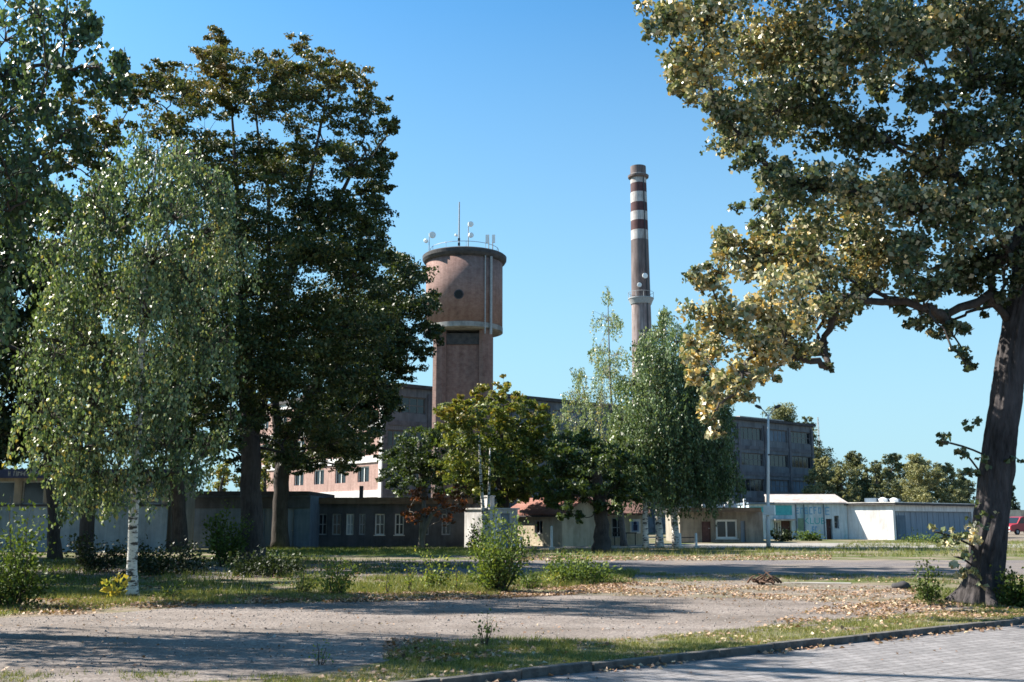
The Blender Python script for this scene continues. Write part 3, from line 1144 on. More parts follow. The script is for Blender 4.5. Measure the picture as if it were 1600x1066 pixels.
b.build('fascia', M['fascia'], r)
for a, c in ((1064, 1076), (1080, 1090), (1106, 1116), (1122, 1140), (1142, 1160)):
    b = MB()
    b.box(f(a), f(c), 2.0, 2.25, Hf + 0.28, z(787.5))
    b.build('parapet', M['white'], r)
b = MB()
b.box(f(1150), f(1159), 2.6, 3.1, Hf + 0.28, z(778))
ch = b.build('vent_box', M['pale_concrete'], r)
b = MB()
b.box(f(1152), f(1157), 2.57, 2.597, z(785), z(781.5))
b.build('vent_opening', M['rubber'], ch)
b = MB()
b.box(f(1174), f(1177), 2.2, 2.5, Hf + 0.28, z(778))
b.build('flue', M['dish'], r)

# --- white and blue club building with faded painted lettering
def depot_end(px_):
    p0_ = P(1396, 813, 85.5)[0]
    k_ = (px_ - 800) / 1600 * cp
    t_ = (p0_ - k_ * 85.5) / (math.sin(R(42)) + k_ * math.cos(R(42)))
    return 85.5 + math.cos(R(42)) * t_


Yg = depot_end(1326)
x0, x1 = bx_at(1171, 1324, Yg)
L = x1 - x0
f = lambda p: bx_at(p, p, Yg)[0] - x0
z = lambda p: P(0, p, Yg)[2]
Hg = z(788)
r = empty('club_building', (x0, Yg, 0), 'pale blue club building with faded teal lettering and a lit pinkish sloping roof', 'building')
ops = [(f(1174), f(1181), 0.0, z(811)), (f(1209), f(1236), 0.0, z(814)), (f(1290.5), f(1300), 0.0, z(811)), (f(1303.5), f(1311), z(826), z(806))]
b = MB()
shell(b, L, 7, Hg, ops, d=0.5)
b.build('wall', M['blue_white'], r)
door(r, ops[0], d=0.5, m='bluepaint')
door(r, ops[2], d=0.5)
window(r, ops[3], d=0.5, fm='dullframe', nx=1, nz=2)
b = MB()   # glazed entrance
window(r, (f(1209), f(1222), 0.0, z(814)), d=0.5, fm='frame', nx=3, fw=0.12, name='entrance_window')
door(r, (f(1223), f(1236), 0.0, z(814)), d=0.5)
b.box(f(1207), f(1239), -0.9, -0.003, z(813.5), z(811))
b.build('canopy', M['pinkroof'], r)
b = MB()
zr0, zr1 = Hg + 0.004, Hg + 0.78
xr0 = f(1210)
q = [(xr0, -0.25, zr0), (L + 0.05, -0.25, zr0), (L + 0.05, 3.2, zr1), (xr0, 3.2, zr1)]
q2 = [(x_, y_, z_ + 0.14) for x_, y_, z_ in q]
b.add(q + q2, [(3, 2, 1, 0), (4, 5, 6, 7), (0, 1, 5, 4), (1, 2, 6, 5), (2, 3, 7, 6), (3, 0, 4, 7)])
b.add([(xr0 + .05, 0, Hg + .002), (xr0 + .05, 3.1, Hg + .002), (xr0 + .05, 3.1, zr1 - .02)], [(0, 1, 2)])
b.add([(L - .02, 0, Hg + .002), (L - .02, 3.1, Hg + .002), (L - .02, 3.1, zr1 - .02)], [(0, 2, 1)])
b.add([(xr0, 3.1, Hg), (L, 3.1, Hg), (L, 3.1, zr1), (xr0, 3.1, zr1)], [(0, 3, 2, 1)])
b.build('roof', M['pinkroof'], r)
b = MB()
b.box(-0.1, xr0 - 0.01, -0.3, 7, Hg + 0.003, Hg + 0.16)
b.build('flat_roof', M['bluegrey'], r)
b = MB()
b.box(f(1211), f(1238), -0.03, -0.004, z(805), z(790))
b.box(f(1173), f(1205), -0.03, -0.004, z(801), z(792))
b.build('painted_panel', M['teal'], r)
b = MB()
b.box(f(1246.5), f(1255.5), -0.03, -0.004, z(829), z(810))
b.build('painted_panel', M['greenpaint'], r)
text_mesh('lettering', 'KLUB', 0.78, 0.004, M['teal'], r, ((f(1260) + f(1285)) / 2, -0.012, z(819)))
b = MB()   # faded strokes above and below the word, no longer readable
rsg = np.random.RandomState(5)
for (p0, p1, n, ya, yb) in ((1244, 1286, 6, 803.5, 792.5), (1290, 1300, 1, 805, 793), (1268, 1278, 2, 833, 823)):
    for i in range(n):
        a = f(p0 + (p1 - p0) * i / n)
        wd = (f(p1) - f(p0)) / n * 0.66
        za, zb = z(ya + rsg.uniform(-1, 1)), z(yb + rsg.uniform(-1, 1))
        hh = zb - za
        b.box(a, a + 0.07, -0.02, -0.005, za, zb)
        b.box(a + 0.07, a + wd, -0.02, -0.005, zb - 0.1, zb)
        if i % 2 == 0:
            b.box(a + 0.07, a + wd * 0.9, -0.02, -0.005, za + hh * 0.45, za + hh * 0.45 + 0.08)
        if i % 3 != 1:
            b.box(a + 0.07, a + wd, -0.02, -0.005, za, za + 0.09)
        if i % 3 == 2:
            b.box(a + wd * 0.8, a + wd, -0.02, -0.005, za + 0.09, zb - 0.1)
b.build('faded_lettering', M['bluepaint'], r)
for p in (1243.5, 1256, 1287):
    b = MB()
    b.box(f(p), f(p) + 0.07, -0.09, -0.02, 0.0, Hg - 0.02)
    b.build('downpipe', M['bluegrey'], r)

# --- white building with the grey gate, its end wall in the sun
Yh = 85.5
ph = P(1396, 813, Yh)
th = R(42)
r = empty('white_depot', (ph[0], Yh, 0), 'white flat-roofed depot with a wide grey-blue gate and a sunlit end wall', 'building', rz=th)
Hh = P(0, 789, Yh)[2]
# right-hand face runs away from the camera: find its length so that it ends at px 1525
Lh = 8.0
for _ in range(40):
    xe, ye = ph[0] + math.cos(th) * Lh, Yh + math.sin(th) * Lh
    if 800 + 1600 * xe / (ye * cp + 0 * sp) > 1545:
        break
    Lh += 0.25
zg = Hh - 0.5
ops = [(0.35, Lh * 0.80, 0.0, zg), (Lh * 0.85, Lh * 0.895, Hh - 1.3, Hh - 0.5)]
b = MB()
shell(b, Lh, 9.5, Hh, ops, d=0.35)
b.build('wall', M['white'], r)
b = MB()
gx0, gx1 = 0.35, Lh * 0.80
b.box(gx0, gx1, 0.22, 0.3, 0.0, zg)
n = 14
for i in range(1, n):
    x = gx0 + (gx1 - gx0) * i / n
    b.box(x - 0.03, x + 0.03, 0.19, 0.219, 0.05, zg - 0.05)
gt = b.build('gate', M['gate'], r)
b = MB()
b.box(gx0 + 0.5, gx0 + 2.0, 0.16, 0.188, 0.05, 2.0)
b.build('wicket_door', M['bluegrey'], gt)
window(r, ops[1], d=0.35, fm='dullframe', nx=1)
b = MB()
b.box(-0.25, Lh + 0.3, -0.35, 9.6, Hh + 0.003, Hh + 0.17)
b.build('roof', M['tar'], r)
b = MB()
b.box(-0.3, Lh + 0.35, -0.4, 9.7, Hh + 0.172, Hh + 0.24)
b.build('roof_edge', M['pale_concrete'], r)
b = MB()
b.box(2.0, 6.2, 2.5, 3.6, Hh + 0.24, Hh + 0.62)
b.build('rooflight', M['bluegrey'], r)
for xx in (2.4, 4.3):
    b = MB()
    b.lathe([(0.3, 0), (0.36, 0.08), (0.36, 0.3), (0.15, 0.42), (0.001, 0.44)], 14, (xx, 2.1, Hh + 0.24))
    b.build('roof_vent', M['dish'], r)

# --- low cream shed far right behind the red car
Yw = 160.0
x0, x1 = bx_at(1545, 1720, Yw)
r = empty('cream_shed', (x0, Yw, 0), 'long low cream shed with a pale base in the distance behind the red van', 'shed')
L = x1 - x0
Hw = P(0, 797, Yw)[2]
b = MB()
ops = [(2 + 4 * i, 4.5 + 4 * i, 1.0, 1.9) for i in range(int(L / 4) - 1)]
shell(b, L, 8, Hw - .25, ops)
b.build('wall', M['blue_white'], r)
for o in ops:
    window(r, o, fm='dullframe')
b = MB()
b.box(-.2, L + .2, -.3, 8.2, Hw - 1.15, Hw)
b.build('roof', M['cream'], r)

# ================================================================== LONG FACTORY BLOCK
A0 = P(595, 813, 111)
B0 = P(1276, 813, 161)
dx, dy = B0[0] - A0[0], B0[1] - A0[1]
th = math.atan2(dy, dx)
LF = math.hypot(dx, dy)
HF = P(595, 603, 111)[2]
r = empty('factory_block', (A0[0], 111, 0), 'long four-storey factory block behind the water tower with a pink brick end wall', 'factory', rz=th)
NB = 13
ops = []
st = (HF - 1.0) / 4
pit = LF / NB
for k in range(4):
    for i in range(NB):
        ops.append((i * pit + 0.45, (i + 1) * pit - 0.45, 0.8 + k * st + 1.15, 0.8 + (k + 1) * st - 0.75))
b = MB()
wall_open(b, 0, LF, -0.1, HF, 0, ops, 0.3)
DF = 34.0
b.add([(LF, 0, -.1), (LF, DF, -.1), (LF, DF, HF), (LF, 0, HF), (0, DF, -.1), (0, DF, HF), (0, 0, HF)],
      [(0, 1, 2, 3), (1, 4, 5, 2), (3, 2, 5, 6)])
b.build('wall', M['panel'], r)
proto = None
rsw = np.random.RandomState(8)
for k, o in enumerate(ops):
    w_ = window(r, o, d=0.3, fm='factoryframe', pm='bluegrey' if rsw.rand() < 0.25 else 'glass', nx=5, nz=1 if k % 3 else 2, fw=0.13)
b = MB()
for i in range(NB + 1):
    x = min(max(i * pit, 0.25), LF - 0.25)
    b.box(x - 0.25, x + 0.25, -0.18, -0.004, 0, HF - 0.5)
b.build('pilasters', M['panel_dark'], r)
b = MB()
for k in range(4):
    zc = 0.8 + k * st
    b.box(0.0, LF, -0.1, -0.005, zc - 0.25, zc + 0.3)
b.build('floor_bands', M['panel_dark'], r)
b = MB()
b.box(-0.4, LF + 0.4, -0.45, DF + .4, HF + 0.004, HF + 0.4)
b.build('roof', M['tar'], r)
b = MB()
b.box(LF - 14, LF - 3, 3, 6, HF + 0.41, HF + 1.1)
b.build('roof_parapet', M['pinkroof'], r)
# sunlit brick end wall
b = MB()
eo = []
for k in range(4):
    for i in range(6):
        y0 = 4 + i * 5
        eo.append((y0, y0 + 2.4, 0.8 + k * st + 1.2, 0.8 + k * st + 2.9))
tmp = MB()
wall_open(tmp, 0, DF, -0.1, HF, 0, eo, 0.25)
# turn the flat wall (x along, -y out) onto the end of the block (-x out)
b.add([(p[1] - 0.02, DF - p[0], p[2]) for p in tmp.v], tmp.f)
ew = b.build('end_wall', M['brick_pink'], r)
for (a, c, e, f_) in eo:
    b = MB()
    y0, y1 = DF - c, DF - a
    b.box(0.12, 0.17, y0, y0 + .12, e, f_)
    b.box(0.12, 0.17, y1 - .12, y1, e, f_)
    b.box(0.12, 0.17, (y0 + y1) / 2 - .06, (y0 + y1) / 2 + .06, e, f_)
    b.box(0.12, 0.17, y0 + .12, y1 - .12, f_ - .12, f_ - .001)
    w_ = b.build('window', M['frame'], r)
    b = MB()
    b.add([(0.2, y0, e), (0.2, y1, e), (0.2, y1, f_), (0.2, y0, f_)], [(0, 3, 2, 1)])
    b.build('pane', M['glass'], w_)
b = MB()
for k in range(5):
    zc = 0.6 + k * st
    b.box(-0.16, -0.024, 0.42, DF, zc - 0.3, zc + 0.45)
b.box(-0.2, -0.028, -0.19, 0.4, 0, HF - 0.05)
b.build('concrete_bands', M['white'], r)
b = MB()
b.tube([(52, -0.3, 1), (52, -0.3, HF - 1.2)], [0.12, 0.12], 8)
b.build('downpipe', M['concrete'], r)
b = MB()
zz = 0.8 + 3 * st
for xx in (47.2, 49.0):
    b.box(xx, xx + 1.2, -0.24, -0.19, HF - 2.2, HF - 0.9)
b.build('notice_board', M['dish'], r)

# ================================================================== WATER TOWER
YT = 105.0
ct = P(725.5, 450, YT)
z = lambda p: P(725, p, YT)[2]
r = empty('water_tower', (ct[0], YT, 0), 'tall round brick water tower with a wide drum, dark rim and dish antennas on top', 'water tower')
zt, zb = z(403), z(513)
RD = 4.02
b = MB()
b.lathe([(RD, zb), (RD, zt)], 96)
b.build('drum', M['brick'], r, smooth=True)
b = MB()
zrb = z(406) - 0.55
b.lathe([(RD + 0.02, zrb), (RD + 0.25, zrb + 0.15), (RD + 0.40, zrb + 0.4), (RD + 0.42, zrb + 0.75), (RD + .3, zrb + .85), (0.01, zrb + 1.2)], 96)
b.build('roof_rim', M['tar'], r, smooth=False)
b = MB()
b.lathe([(RD - 0.4, zb - 0.62), (RD + 0.03, zb - 0.5), (RD + 0.03, zb + 0.004)], 96)
b.build('ring_beam', M['concrete'], r)
hx = 2.6
fy = 2.3
b = MB()
zbe = zb - 0.63
b.box(-hx, hx, -fy, fy, -0.1, zbe - 1.5)
b.build('shaft', M['brick_shaft'], r)
b = MB()
b.box(-hx - .1, hx + .1, -fy - .15, fy + .15, zbe - 1.495, zbe - 0.35)
b.build('neck_beam', M['tar'], r)
b = MB()
for sx in (-1, 1):
    for sy in (-1, 1):
        c0 = (sx * 2.34, sy * 2.3)
        rr_ = 0.72
        poly = [(c0[0] + rr_ * math.cos(a * math.pi / 4 + math.pi / 8), c0[1] + rr_ * math.sin(a * math.pi / 4 + math.pi / 8)) for a in range(8)]
        b = MB()
        b.prism(poly, -0.1, zbe)
        b.build('pier', M['brick_shaft'], r)
for zp in (z(408.5), z(473)):
    b = MB()
    an = R(-90) - 0.09
    ux, uy = math.cos(an), math.sin(an)
    b.tube([(ux * (RD - .3), uy * (RD - .3), zp), (ux * (RD + .06), uy * (RD + .06), zp)], [0.5, 0.5], 24)
    pf = b.build('porthole', M['darksteel'], r)
    b = MB()
    b.tube([(ux * (RD + .055), uy * (RD + .055), zp), (ux * (RD + .075), uy * (RD + .075), zp)], [0.4, 0.4], 24)
    b.build('pane', M['rubber'], pf)
# rain pipes down the drum
for an, rr_, zt_ in ((R(-47), 0.13, zrb + .1), (R(-57), 0.06, zrb + .1)):
    b = MB()
    ux, uy = math.cos(an), math.sin(an)
    b.tube([(ux * (RD + .2), uy * (RD + .2), zb - 1.2), (ux * (RD + .2), uy * (RD + .2), zt_)], [rr_, rr_], 8)
    b.build('rain_pipe', M['steel'], r)
for zz in (z(421),):
    b = MB()
    ux, uy = math.cos(R(-168)), math.sin(R(-168))
    b.box(ux * RD - .25, ux * RD + .02, uy * RD - .12, uy * RD + .12, zz - .15, zz + .15)
    b.build('floodlight', M['darksteel'], r)
zroof = zrb + 1.05


def mast(root, x, y, z0, h, rad, name='antenna_mast', m='steel'):
    b = MB()
    b.tube([(x, y, z0), (x, y, z0 + h)], [rad, rad * 0.7], 6)
    return b.build(name, M[m], root)


def dish(root, x, y, zc, rad, ang, drum=True):
    b = MB()
    d = np.array([math.cos(ang), math.sin(ang), 0])
    c = np.array([x, y, zc])
    pts = [c - d * 0.22, c - d * 0.2, c - d * 0.08, c + d * 0.05, c + d * 0.16, c + d * 0.2]
    b.tube(pts, [rad * .25, rad * .5, rad * .9, rad, rad * .98, rad * .7], 18)
    return b.build('dish_antenna', M['dish'], root, smooth=False)


zx = lambda p: P(p, 380, YT)[0] - ct[0]
m1 = mast(r, zx(717), 0.2, zroof, z(315) - zroof, 0.09)
b = MB()
for k in range(3):
    b.box(zx(717) - .12, zx(717) + .12, .1, .3, zroof + .6 + k * .5, zroof + .9 + k * .5)
b.build('bracket', M['darksteel'], m1)
mast(r, zx(672), -1.2, zroof - .4, z(370) - zroof + .4, 0.05)
dish(r, zx(677), -1.35, z(373), 0.36, R(-80))
dish(r, zx(667.5), -1.3, z(382), 0.22, R(-110))
mast(r, zx(732), -.6, zroof, z(350) - zroof, 0.06)
dish(r, zx(735.5), -.8, z(354), 0.3, R(-70))
dish(r, zx(736), -.8, z(371), 0.28, R(-60))
dish(r, zx(713.5), -.8, z(371), 0.14, R(-120))
mast(r, zx(764), -1.0, zroof - .4, z(371) - zroof + .4, 0.06)
mast(r, zx(770), -1.0, zroof - .4, z(371) - zroof + .4, 0.06)
for px_ in (761.5, 771.5):
    b = MB()
    b.box(zx(px_) - .16, zx(px_) + .16, -1.3, -1.1, z(384), z(372))
    b.build('panel_antenna', M['dish'], r)
b = MB()
b.tube([(3.6 * math.cos(a * .2), 3.6 * math.sin(a * .2), zrb + 1.6) for a in range(33)], [0.03] * 33, 5)
for a in range(0, 32, 3):
    b.tube([(3.6 * math.cos(a * .2), 3.6 * math.sin(a * .2), zrb + .9), (3.6 * math.cos(a * .2), 3.6 * math.sin(a * .2), zrb + 1.6)], [0.025] * 2, 5)
b.build('roof_railing', M['steel'], r)

# ================================================================== CHIMNEY
YC = 180.0
cc = P(998.5, 330, YC)
z = lambda p: P(1000, p, YC)[2]
r = empty('factory_chimney', (cc[0] + 0.0, YC, 0), 'tall slender factory chimney with red and white bands at the top', 'chimney')
ztop = z(261)
rad = lambda zz: 1.42 + (ztop - zz) / ztop * 0.75
bands = [(261, 273, 'chimgrey'), (273, 288, 'chimwhite'), (288, 302, 'chimred'), (302, 318, 'chimwhite'), (318, 332, 'chimred'), (332, 346, 'chimwhite'),
         (346, 361, 'chimred'), (361, 376, 'chimwhite'), (376, 468, 'chimgrey'), (468, None, 'chimpale')]
for i, (pa, pb, m) in enumerate(bands):
    zb_ = z(pb) if pb else -0.1
    b = MB()
    za = z(pa)
    b.tube([(0, 0, zb_), (0, 0, za)], [rad(zb_), rad(za)], 40, cap=i in (0, 9))
    b.build('shaft_band' if i < 8 else 'shaft', M[m], r, smooth=False)
b = MB()
zc_ = z(277) - ztop
b.lathe([(rad(ztop) - .02, zc_ - .4), (rad(ztop) + .45, zc_ - .15), (rad(ztop) + .5, zc_ + .2), (rad(ztop) + .06, zc_ + .25)], 40, (0, 0, ztop))
b.build('cap', M['chimgrey'], r)
zp = z(468)
b = MB()
b.lathe([(rad(zp) + .0, -1.0), (rad(zp) + .15, -0.95), (rad(zp) + .5, -.1), (rad(zp) + .6, 0.0), (rad(zp) + .6, .16), (rad(zp), .2)], 40, (0, 0, zp))
b.build('platform', M['steel'], r)
b = MB()
for zz in (1.2,):
    b.tube([((rad(zp) + .55) * math.cos(a * .2), (rad(zp) + .55) * math.sin(a * .2), zp + zz) for a in range(33)], [0.04] * 33, 4)
for a in range(0, 32, 3):
    q = ((rad(zp) + .55) * math.cos(a * .2), (rad(zp) + .55) * math.sin(a * .2))
    b.tube([(*q, zp + .1), (*q, zp + 1.2)], [0.04] * 2, 4)
b.build('railing', M['steel'], r)
dish(r, P(1005, 436, YC)[0] - cc[0], -2.4, z(436), 0.5, R(-75))
dish(r, P(996.5, 450, YC)[0] - cc[0], -2.4, z(450), 0.42, R(-95))
b = MB()
an = R(-60)
b.tube([(math.cos(an) * (rad(0) + .1), math.sin(an) * (rad(0) + .1), 0), (math.cos(an) * (rad(ztop) + .1), math.sin(an) * (rad(ztop) + .1), ztop - 2)], [0.09, 0.09], 4)
b.build('ladder', M['darksteel'], r)

# far lattice mast above the tree line
pm = P(1286, 813, 260)
r = empty('radio_mast', (pm[0], 260, 0), 'thin radio mast standing in the sky just right of the factory block', 'mast')
b = MB()
zt_ = P(1286, 652, 260)[2]
for a in range(3):
    q = (0.45 * math.cos(a * 2.094), 0.45 * math.sin(a * 2.094))
    b.tube([(*q, 0), (q[0] * .3, q[1] * .3, zt_)], [0.1, 0.06], 5)
for k in range(14):
    zz = zt_ * k / 14
    s_ = 0.45 * (1 - .7 * k / 14)
    b.tube([(s_, 0, zz), (-.5 * s_, .87 * s_, zz + zt_ / 28), (-.5 * s_, -.87 * s_, zz + zt_ / 14)], [0.05] * 3, 4)
b.build('lattice', M['steel'], r)

# ================================================================== STREET FURNITURE
pl = G(1201, 857)
r = empty('street_lamp', tuple(pl), 'tall pale double-armed street lamp with a white box sign on its column', 'street lamp')
ztp = P(1196, 648, pl[1])[2]
lx = P(1197.5, 640, pl[1])[0] - pl[0] + .1
b = MB()
b.tube([(0, 0, 0), (0, 0, 1.2), (lx * .5, 0, ztp * .55), (lx, 0, ztp)], [0.13, 0.12, 0.085, 0.06], 12)
b.build('column', M['post'], r, smooth=True)
for sg in (-1, 1):
    b = MB()
    xa = lx + sg * 0.15
    b.tube([(lx, 0, ztp - .1), (lx + sg * .16, 0, ztp + .12), (lx + sg * .42, -0.0, ztp + .38)], [0.03] * 3, 6)
    ar = b.build('arm', M['steel'], r)
    b = MB()
    b.tube([(lx + sg * .38, 0, ztp + .36), (lx + sg * .48, 0, ztp + .43), (lx + sg * .70, 0, ztp + .52), (lx + sg * .78, 0, ztp + .53)], [0.04, 0.10, 0.09, 0.03], 10)
    b.build('lamp_head', M['darksteel'], ar, smooth=True)
b = MB()
csn, ssn = math.cos(R(-42)), math.sin(R(-42))
zs0, zs1 = P(0, 805, pl[1])[2], P(0, 790, pl[1])[2]
b.box(-.36, .36, -.26, -.12, zs0, zs1)
b.v = [(x_ * csn - y_ * ssn + 0.12 + lx * 0.3, x_ * ssn + y_ * csn - 0.06, z_) for x_, y_, z_ in b.v]
b.build('box_sign', M['dish'], r, bevel=0.02)
b = MB()
b.box(-.14, .14, -.14, .14, -.05, .12)
b.build('base', M['kerb'], r)
b = MB()
b.tube([(lx * .85, -.0, ztp * .69), (lx * .85, -.0, ztp * .70)], [0.12, 0.12], 10)
b.build('clamp', M['darksteel'], r)

bol = [(814, 858, 838, 'slim white post outside the red-roofed house, nearer its left corner'),
       (862, 859, 822, 'taller white post outside the red-roofed house, near the shaded gap'),
       (1063, 857, 833, 'white rail post right beside the rightmost white birch trunk'),
       (1088, 857, 833, 'white rail post in front of the kiosk door')]
for px_, yb, yt, lab in bol:
    g = G(px_, yb)
    r = empty('white_post', tuple(g), lab, 'post', 'white posts along the footpath')
    h = P(px_, yt, g[1])[2]
    b = MB()
    b.tube([(0, 0, 0), (0, 0, h - .04), (0, 0, h)], [0.075, 0.07, 0.03], 10)
    b.build('shaft', M['frame'], r)
    b = MB()
    b.box(-.16, .16, -.16, .16, -.03, .14)
    b.build('foot', M['pale_concrete'], r)
ga, gb = G(1063, 857), G(1088, 857)
r = empty('pipe_rail', tuple(ga), 'dark pipe rail hung between the two white posts by the kiosk', 'rail')
b = MB()
b.tube([(0.08, 0.0, .62), ((gb - ga)[0] - .08, (gb - ga)[1], .62)], [0.025] * 2, 6)
b.tube([(0.08, 0.0, .32), ((gb - ga)[0] - .08, (gb - ga)[1], .32)], [0.02] * 2, 6)
b.build('bars', M['darksteel'], r)

# red van at the far right
pv = P(1569, 813, 116)
r = empty('red_van', (pv[0], 116, 0), 'dark red van parked far off to the right of the big poplar trunk', 'van', rz=R(20))
b = MB()
prof = [(0.0, .35), (0.0, .95), (.25, 1.1), (1.0, 1.2), (1.55, 1.9), (1.9, 2.0), (4.6, 2.0), (4.75, 1.8), (4.8, .35)]
nP = len(prof)
b.add([(x_, -.85, z_) for x_, z_ in prof] + [(x_, .85, z_) for x_, z_ in prof],
      [tuple(range(nP)), tuple(reversed(range(nP, 2 * nP)))] + [(i, i + nP, (i + 1) % nP + nP, (i + 1) % nP) for i in range(nP)])
bd = b.build('body', M['redcar'], r, bevel=0.06)
b = MB()
b.add([(1.2, -.87, 1.25), (1.95, -.87, 1.25), (1.95, -.87, 1.85), (1.65, -.87, 1.85)], [(0, 1, 2, 3)])
b.add([(2.1, -.87, 1.25), (3.3, -.87, 1.25), (3.3, -.87, 1.85), (2.1, -.87, 1.85)], [(0, 1, 2, 3)])
b.add([(3.4, -.87, 1.25), (4.55, -.87, 1.25), (4.5, -.87, 1.85), (3.4, -.87, 1.85)], [(0, 1, 2, 3)])
b.build('side_windows', M['glass'], r)
b = MB()
b.add([(1.02, -.7, 1.26), (1.02, .7, 1.26), (1.5, .65, 1.9), (1.5, -.65, 1.9)], [(0, 3, 2, 1)])
b.build('windscreen', M['glass'], r)
b = MB()
b.box(-.12, .02, -.82, .82, .34, .52)
b.build('bumper', M['steel'], r)
for yy in (-.6, .6):
    b = MB()
    b.tube([(-.04, yy, .78), (.05, yy, .78)], [0.13, 0.13], 12)
    b.build('headlight', M['dish'], r)
for xw in (.9, 3.9):
    for yy in (-.8, .8):
        b = MB()
        b.tube([(xw, yy - .1, .33), (xw, yy + .1, .33)], [0.33, 0.33], 18)
        wv = b.build('wheel', M['rubber'], r)
        b = MB()
        sg = -1 if yy < 0 else 1
        b.tube([(xw, yy + sg * .09, .33), (xw, yy + sg * .115, .33)], [0.19, 0.17], 14)
        b.build('rim', M['steel'], wv)
# ================================================================== TREES
rs0 = np.random.RandomState(21)

# --- big poplar at the right
YP = G(1525, 945)[1]
bp = G(1528, 945)
tr = px_trunk('1532 945 28; 1541 880 24.5; 1552 780 23.5; 1564 680 22.5; 1578 580 21.5; 1592 500 21.5; 1606 420 21 0.2; 1618 300 22 0.3; 1628 160 20 0.3; 1640 0 16 0.3; 1648 -170 10 0.2', YP)
tr = [(x, y, z, rp * YP / 1600) for x, y, z, rp in tr]
cl = '''1045 30 50 .10; 1105 25 70 .12; 1095 100 60 .14; 1055 95 35 .1; 1120 165 48 .12; 1150 205 48 .05; 1060 135 22 .1; 1180 80 80 .12; 1205 175 70 .05; 1195 255 46 -.02; 1255 60 85 .1; 1275 160 75 -.05;
1235 300 60 -.05; 1178 338 38 0; 1125 385 40 .12; 1175 405 56 .14; 1110 440 40 .15; 1130 505 55 .18; 1102 555 36 .2; 1130 595 38 .22; 1105 625 28 .2; 1112 645 22 .2; 1120 676 15 .2; 1150 615 26 .2; 1195 585 24 .15; 1085 590 26 .2; 1240 560 22 .1; 1180 550 48 .2; 1195 480 66 .18; 1160 590 26 .18; 1225 530 42 .12; 1255 400 76 .14;
1285 475 58 .12; 1285 545 24 .0; 1295 572 12 -.1; 1330 300 70 .1; 1340 385 72 .12; 1350 462 40 .02; 1345 210 60 -.12; 1330 60 85 .08; 1415 40 80 .05; 1450 260 60 .12; 1425 335 70 .1; 1415 415 60 -.05; 1436 480 34 -.12; 1475 500 34 -.15;
1500 555 16 -.2; 1515 575 12 -.2; 1500 430 60 -.15; 1520 320 80 -.02; 1535 210 60 -.1; 1560 60 85 0; 1490 30 70 .05; 1445 150 44 -.15; 1525 125 55 -.15; 1480 205 40 -.15; 1370 130 40 -.1; 1600 140 70 -.1; 1600 280 70 -.08; 1580 400 55 -.15; 1555 470 30 -.15;
1250 -80 100 .1; 1400 -100 120 .05; 1550 -120 120 0; 1700 0 120 0; 1720 200 120 -.1; 1710 350 100 -.1; 1650 -250 120 0; 1450 -260 120 .05; 1130 -70 80 .1'''
clp = [(c_, r_, t_ * 1.7) for c_, r_, t_ in px_clusters(cl, YP, rs0, 2.6, 2, 0.2)]  # tone offsets paint sunlight into left boughs, shade into right ones


def poplar_trunk(root):
    rs = np.random.RandomState(5)
    n, k = 72, 150
    pts = np.array([p[:3] for p in tr])
    rad = np.array([p[3] for p in tr])
    tt = np.linspace(0, len(tr) - 1, k)
    i = np.minimum(tt.astype(int), len(tr) - 2)
    f = (tt - i)[:, None]
    # smooth the surveyed line
    q = pts[i] * (1 - f) + pts[i + 1] * f
    for _ in range(6):
        q[1:-1] = (q[:-2] + 2 * q[1:-1] + q[2:]) / 4
    rr = rad[i] * (1 - f[:, 0]) + rad[i + 1] * f[:, 0]
    hz = q[:, 2]
    an = np.arange(n) * 2 * math.pi / n
    ph = rs.rand(12) * 6.28
    mb = MB()

    def wob(ii, a):
        h = hz[ii]
        # furrows that wander and fork along the stem, plus root flare and old burrs
        u = a + 0.25 * math.sin(h * 0.9 + ph[0]) + 0.1 * math.sin(h * 3.1 + ph[1])
        fur = 0.06 * math.sin(11 * u + 1.3 * math.sin(h * 2.2 + ph[2])) + 0.05 * math.sin(21 * u + 2 * math.sin(h * 1.7 + ph[3]))
        fur += 0.03 * math.sin(5 * a + 2.2 * h + ph[4]) * math.sin(3.1 * h + ph[5])
        flare = math.exp(-max(h, 0) / 0.24) * (0.32 + 0.3 * math.sin(5 * a + ph[6]) + 0.2 * math.sin(3 * a + ph[7]))
        burr = 0.13 * math.exp(-((h - 5.2) / .18) ** 2) * max(0, math.cos(a - 3.0)) + 0.1 * math.exp(-((h - 2.6) / .2) ** 2) * max(0, math.cos(a - 2.2))
        return 1 + fur + flare + burr
    mb.tube(list(q), list(rr), n, wob=wob)
    return mb.build('trunk', M['poplar_bark'], root, world=True, smooth=True)


def poplar_extra(rs):
    out = []
    # leafy suckers on the lower stem
    for (px_, py_, r_, dy, n) in ((1470, 690, 17, -.2, 28), (1500, 705, 20, -.2, 40), (1520, 665, 16, -.2, 34), (1515, 735, 22, -.3, 50), (1540, 720, 16, -.4, 20), (1585, 720, 12, -.3, 20),
                                  (1470, 845, 20, -.4, 26), (1500, 850, 26, -.5, 60), (1500, 885, 24, -.5, 50), (1520, 840, 30, -.6, 70), (1535, 800, 25, -.6, 30), (1455, 822, 9, -.4, 9), (1488, 826, 7, -.4, 6), (1515, 905, 22, -.5, 40)):
        d, _ = pads(rs, P(px_, py_, YP + dy), r_ * YP / 1600, n, 0.115, 0.3, 0.42 + (.15 if py_ > 800 else -.2), 0.25)
        out.append(d)
    return out


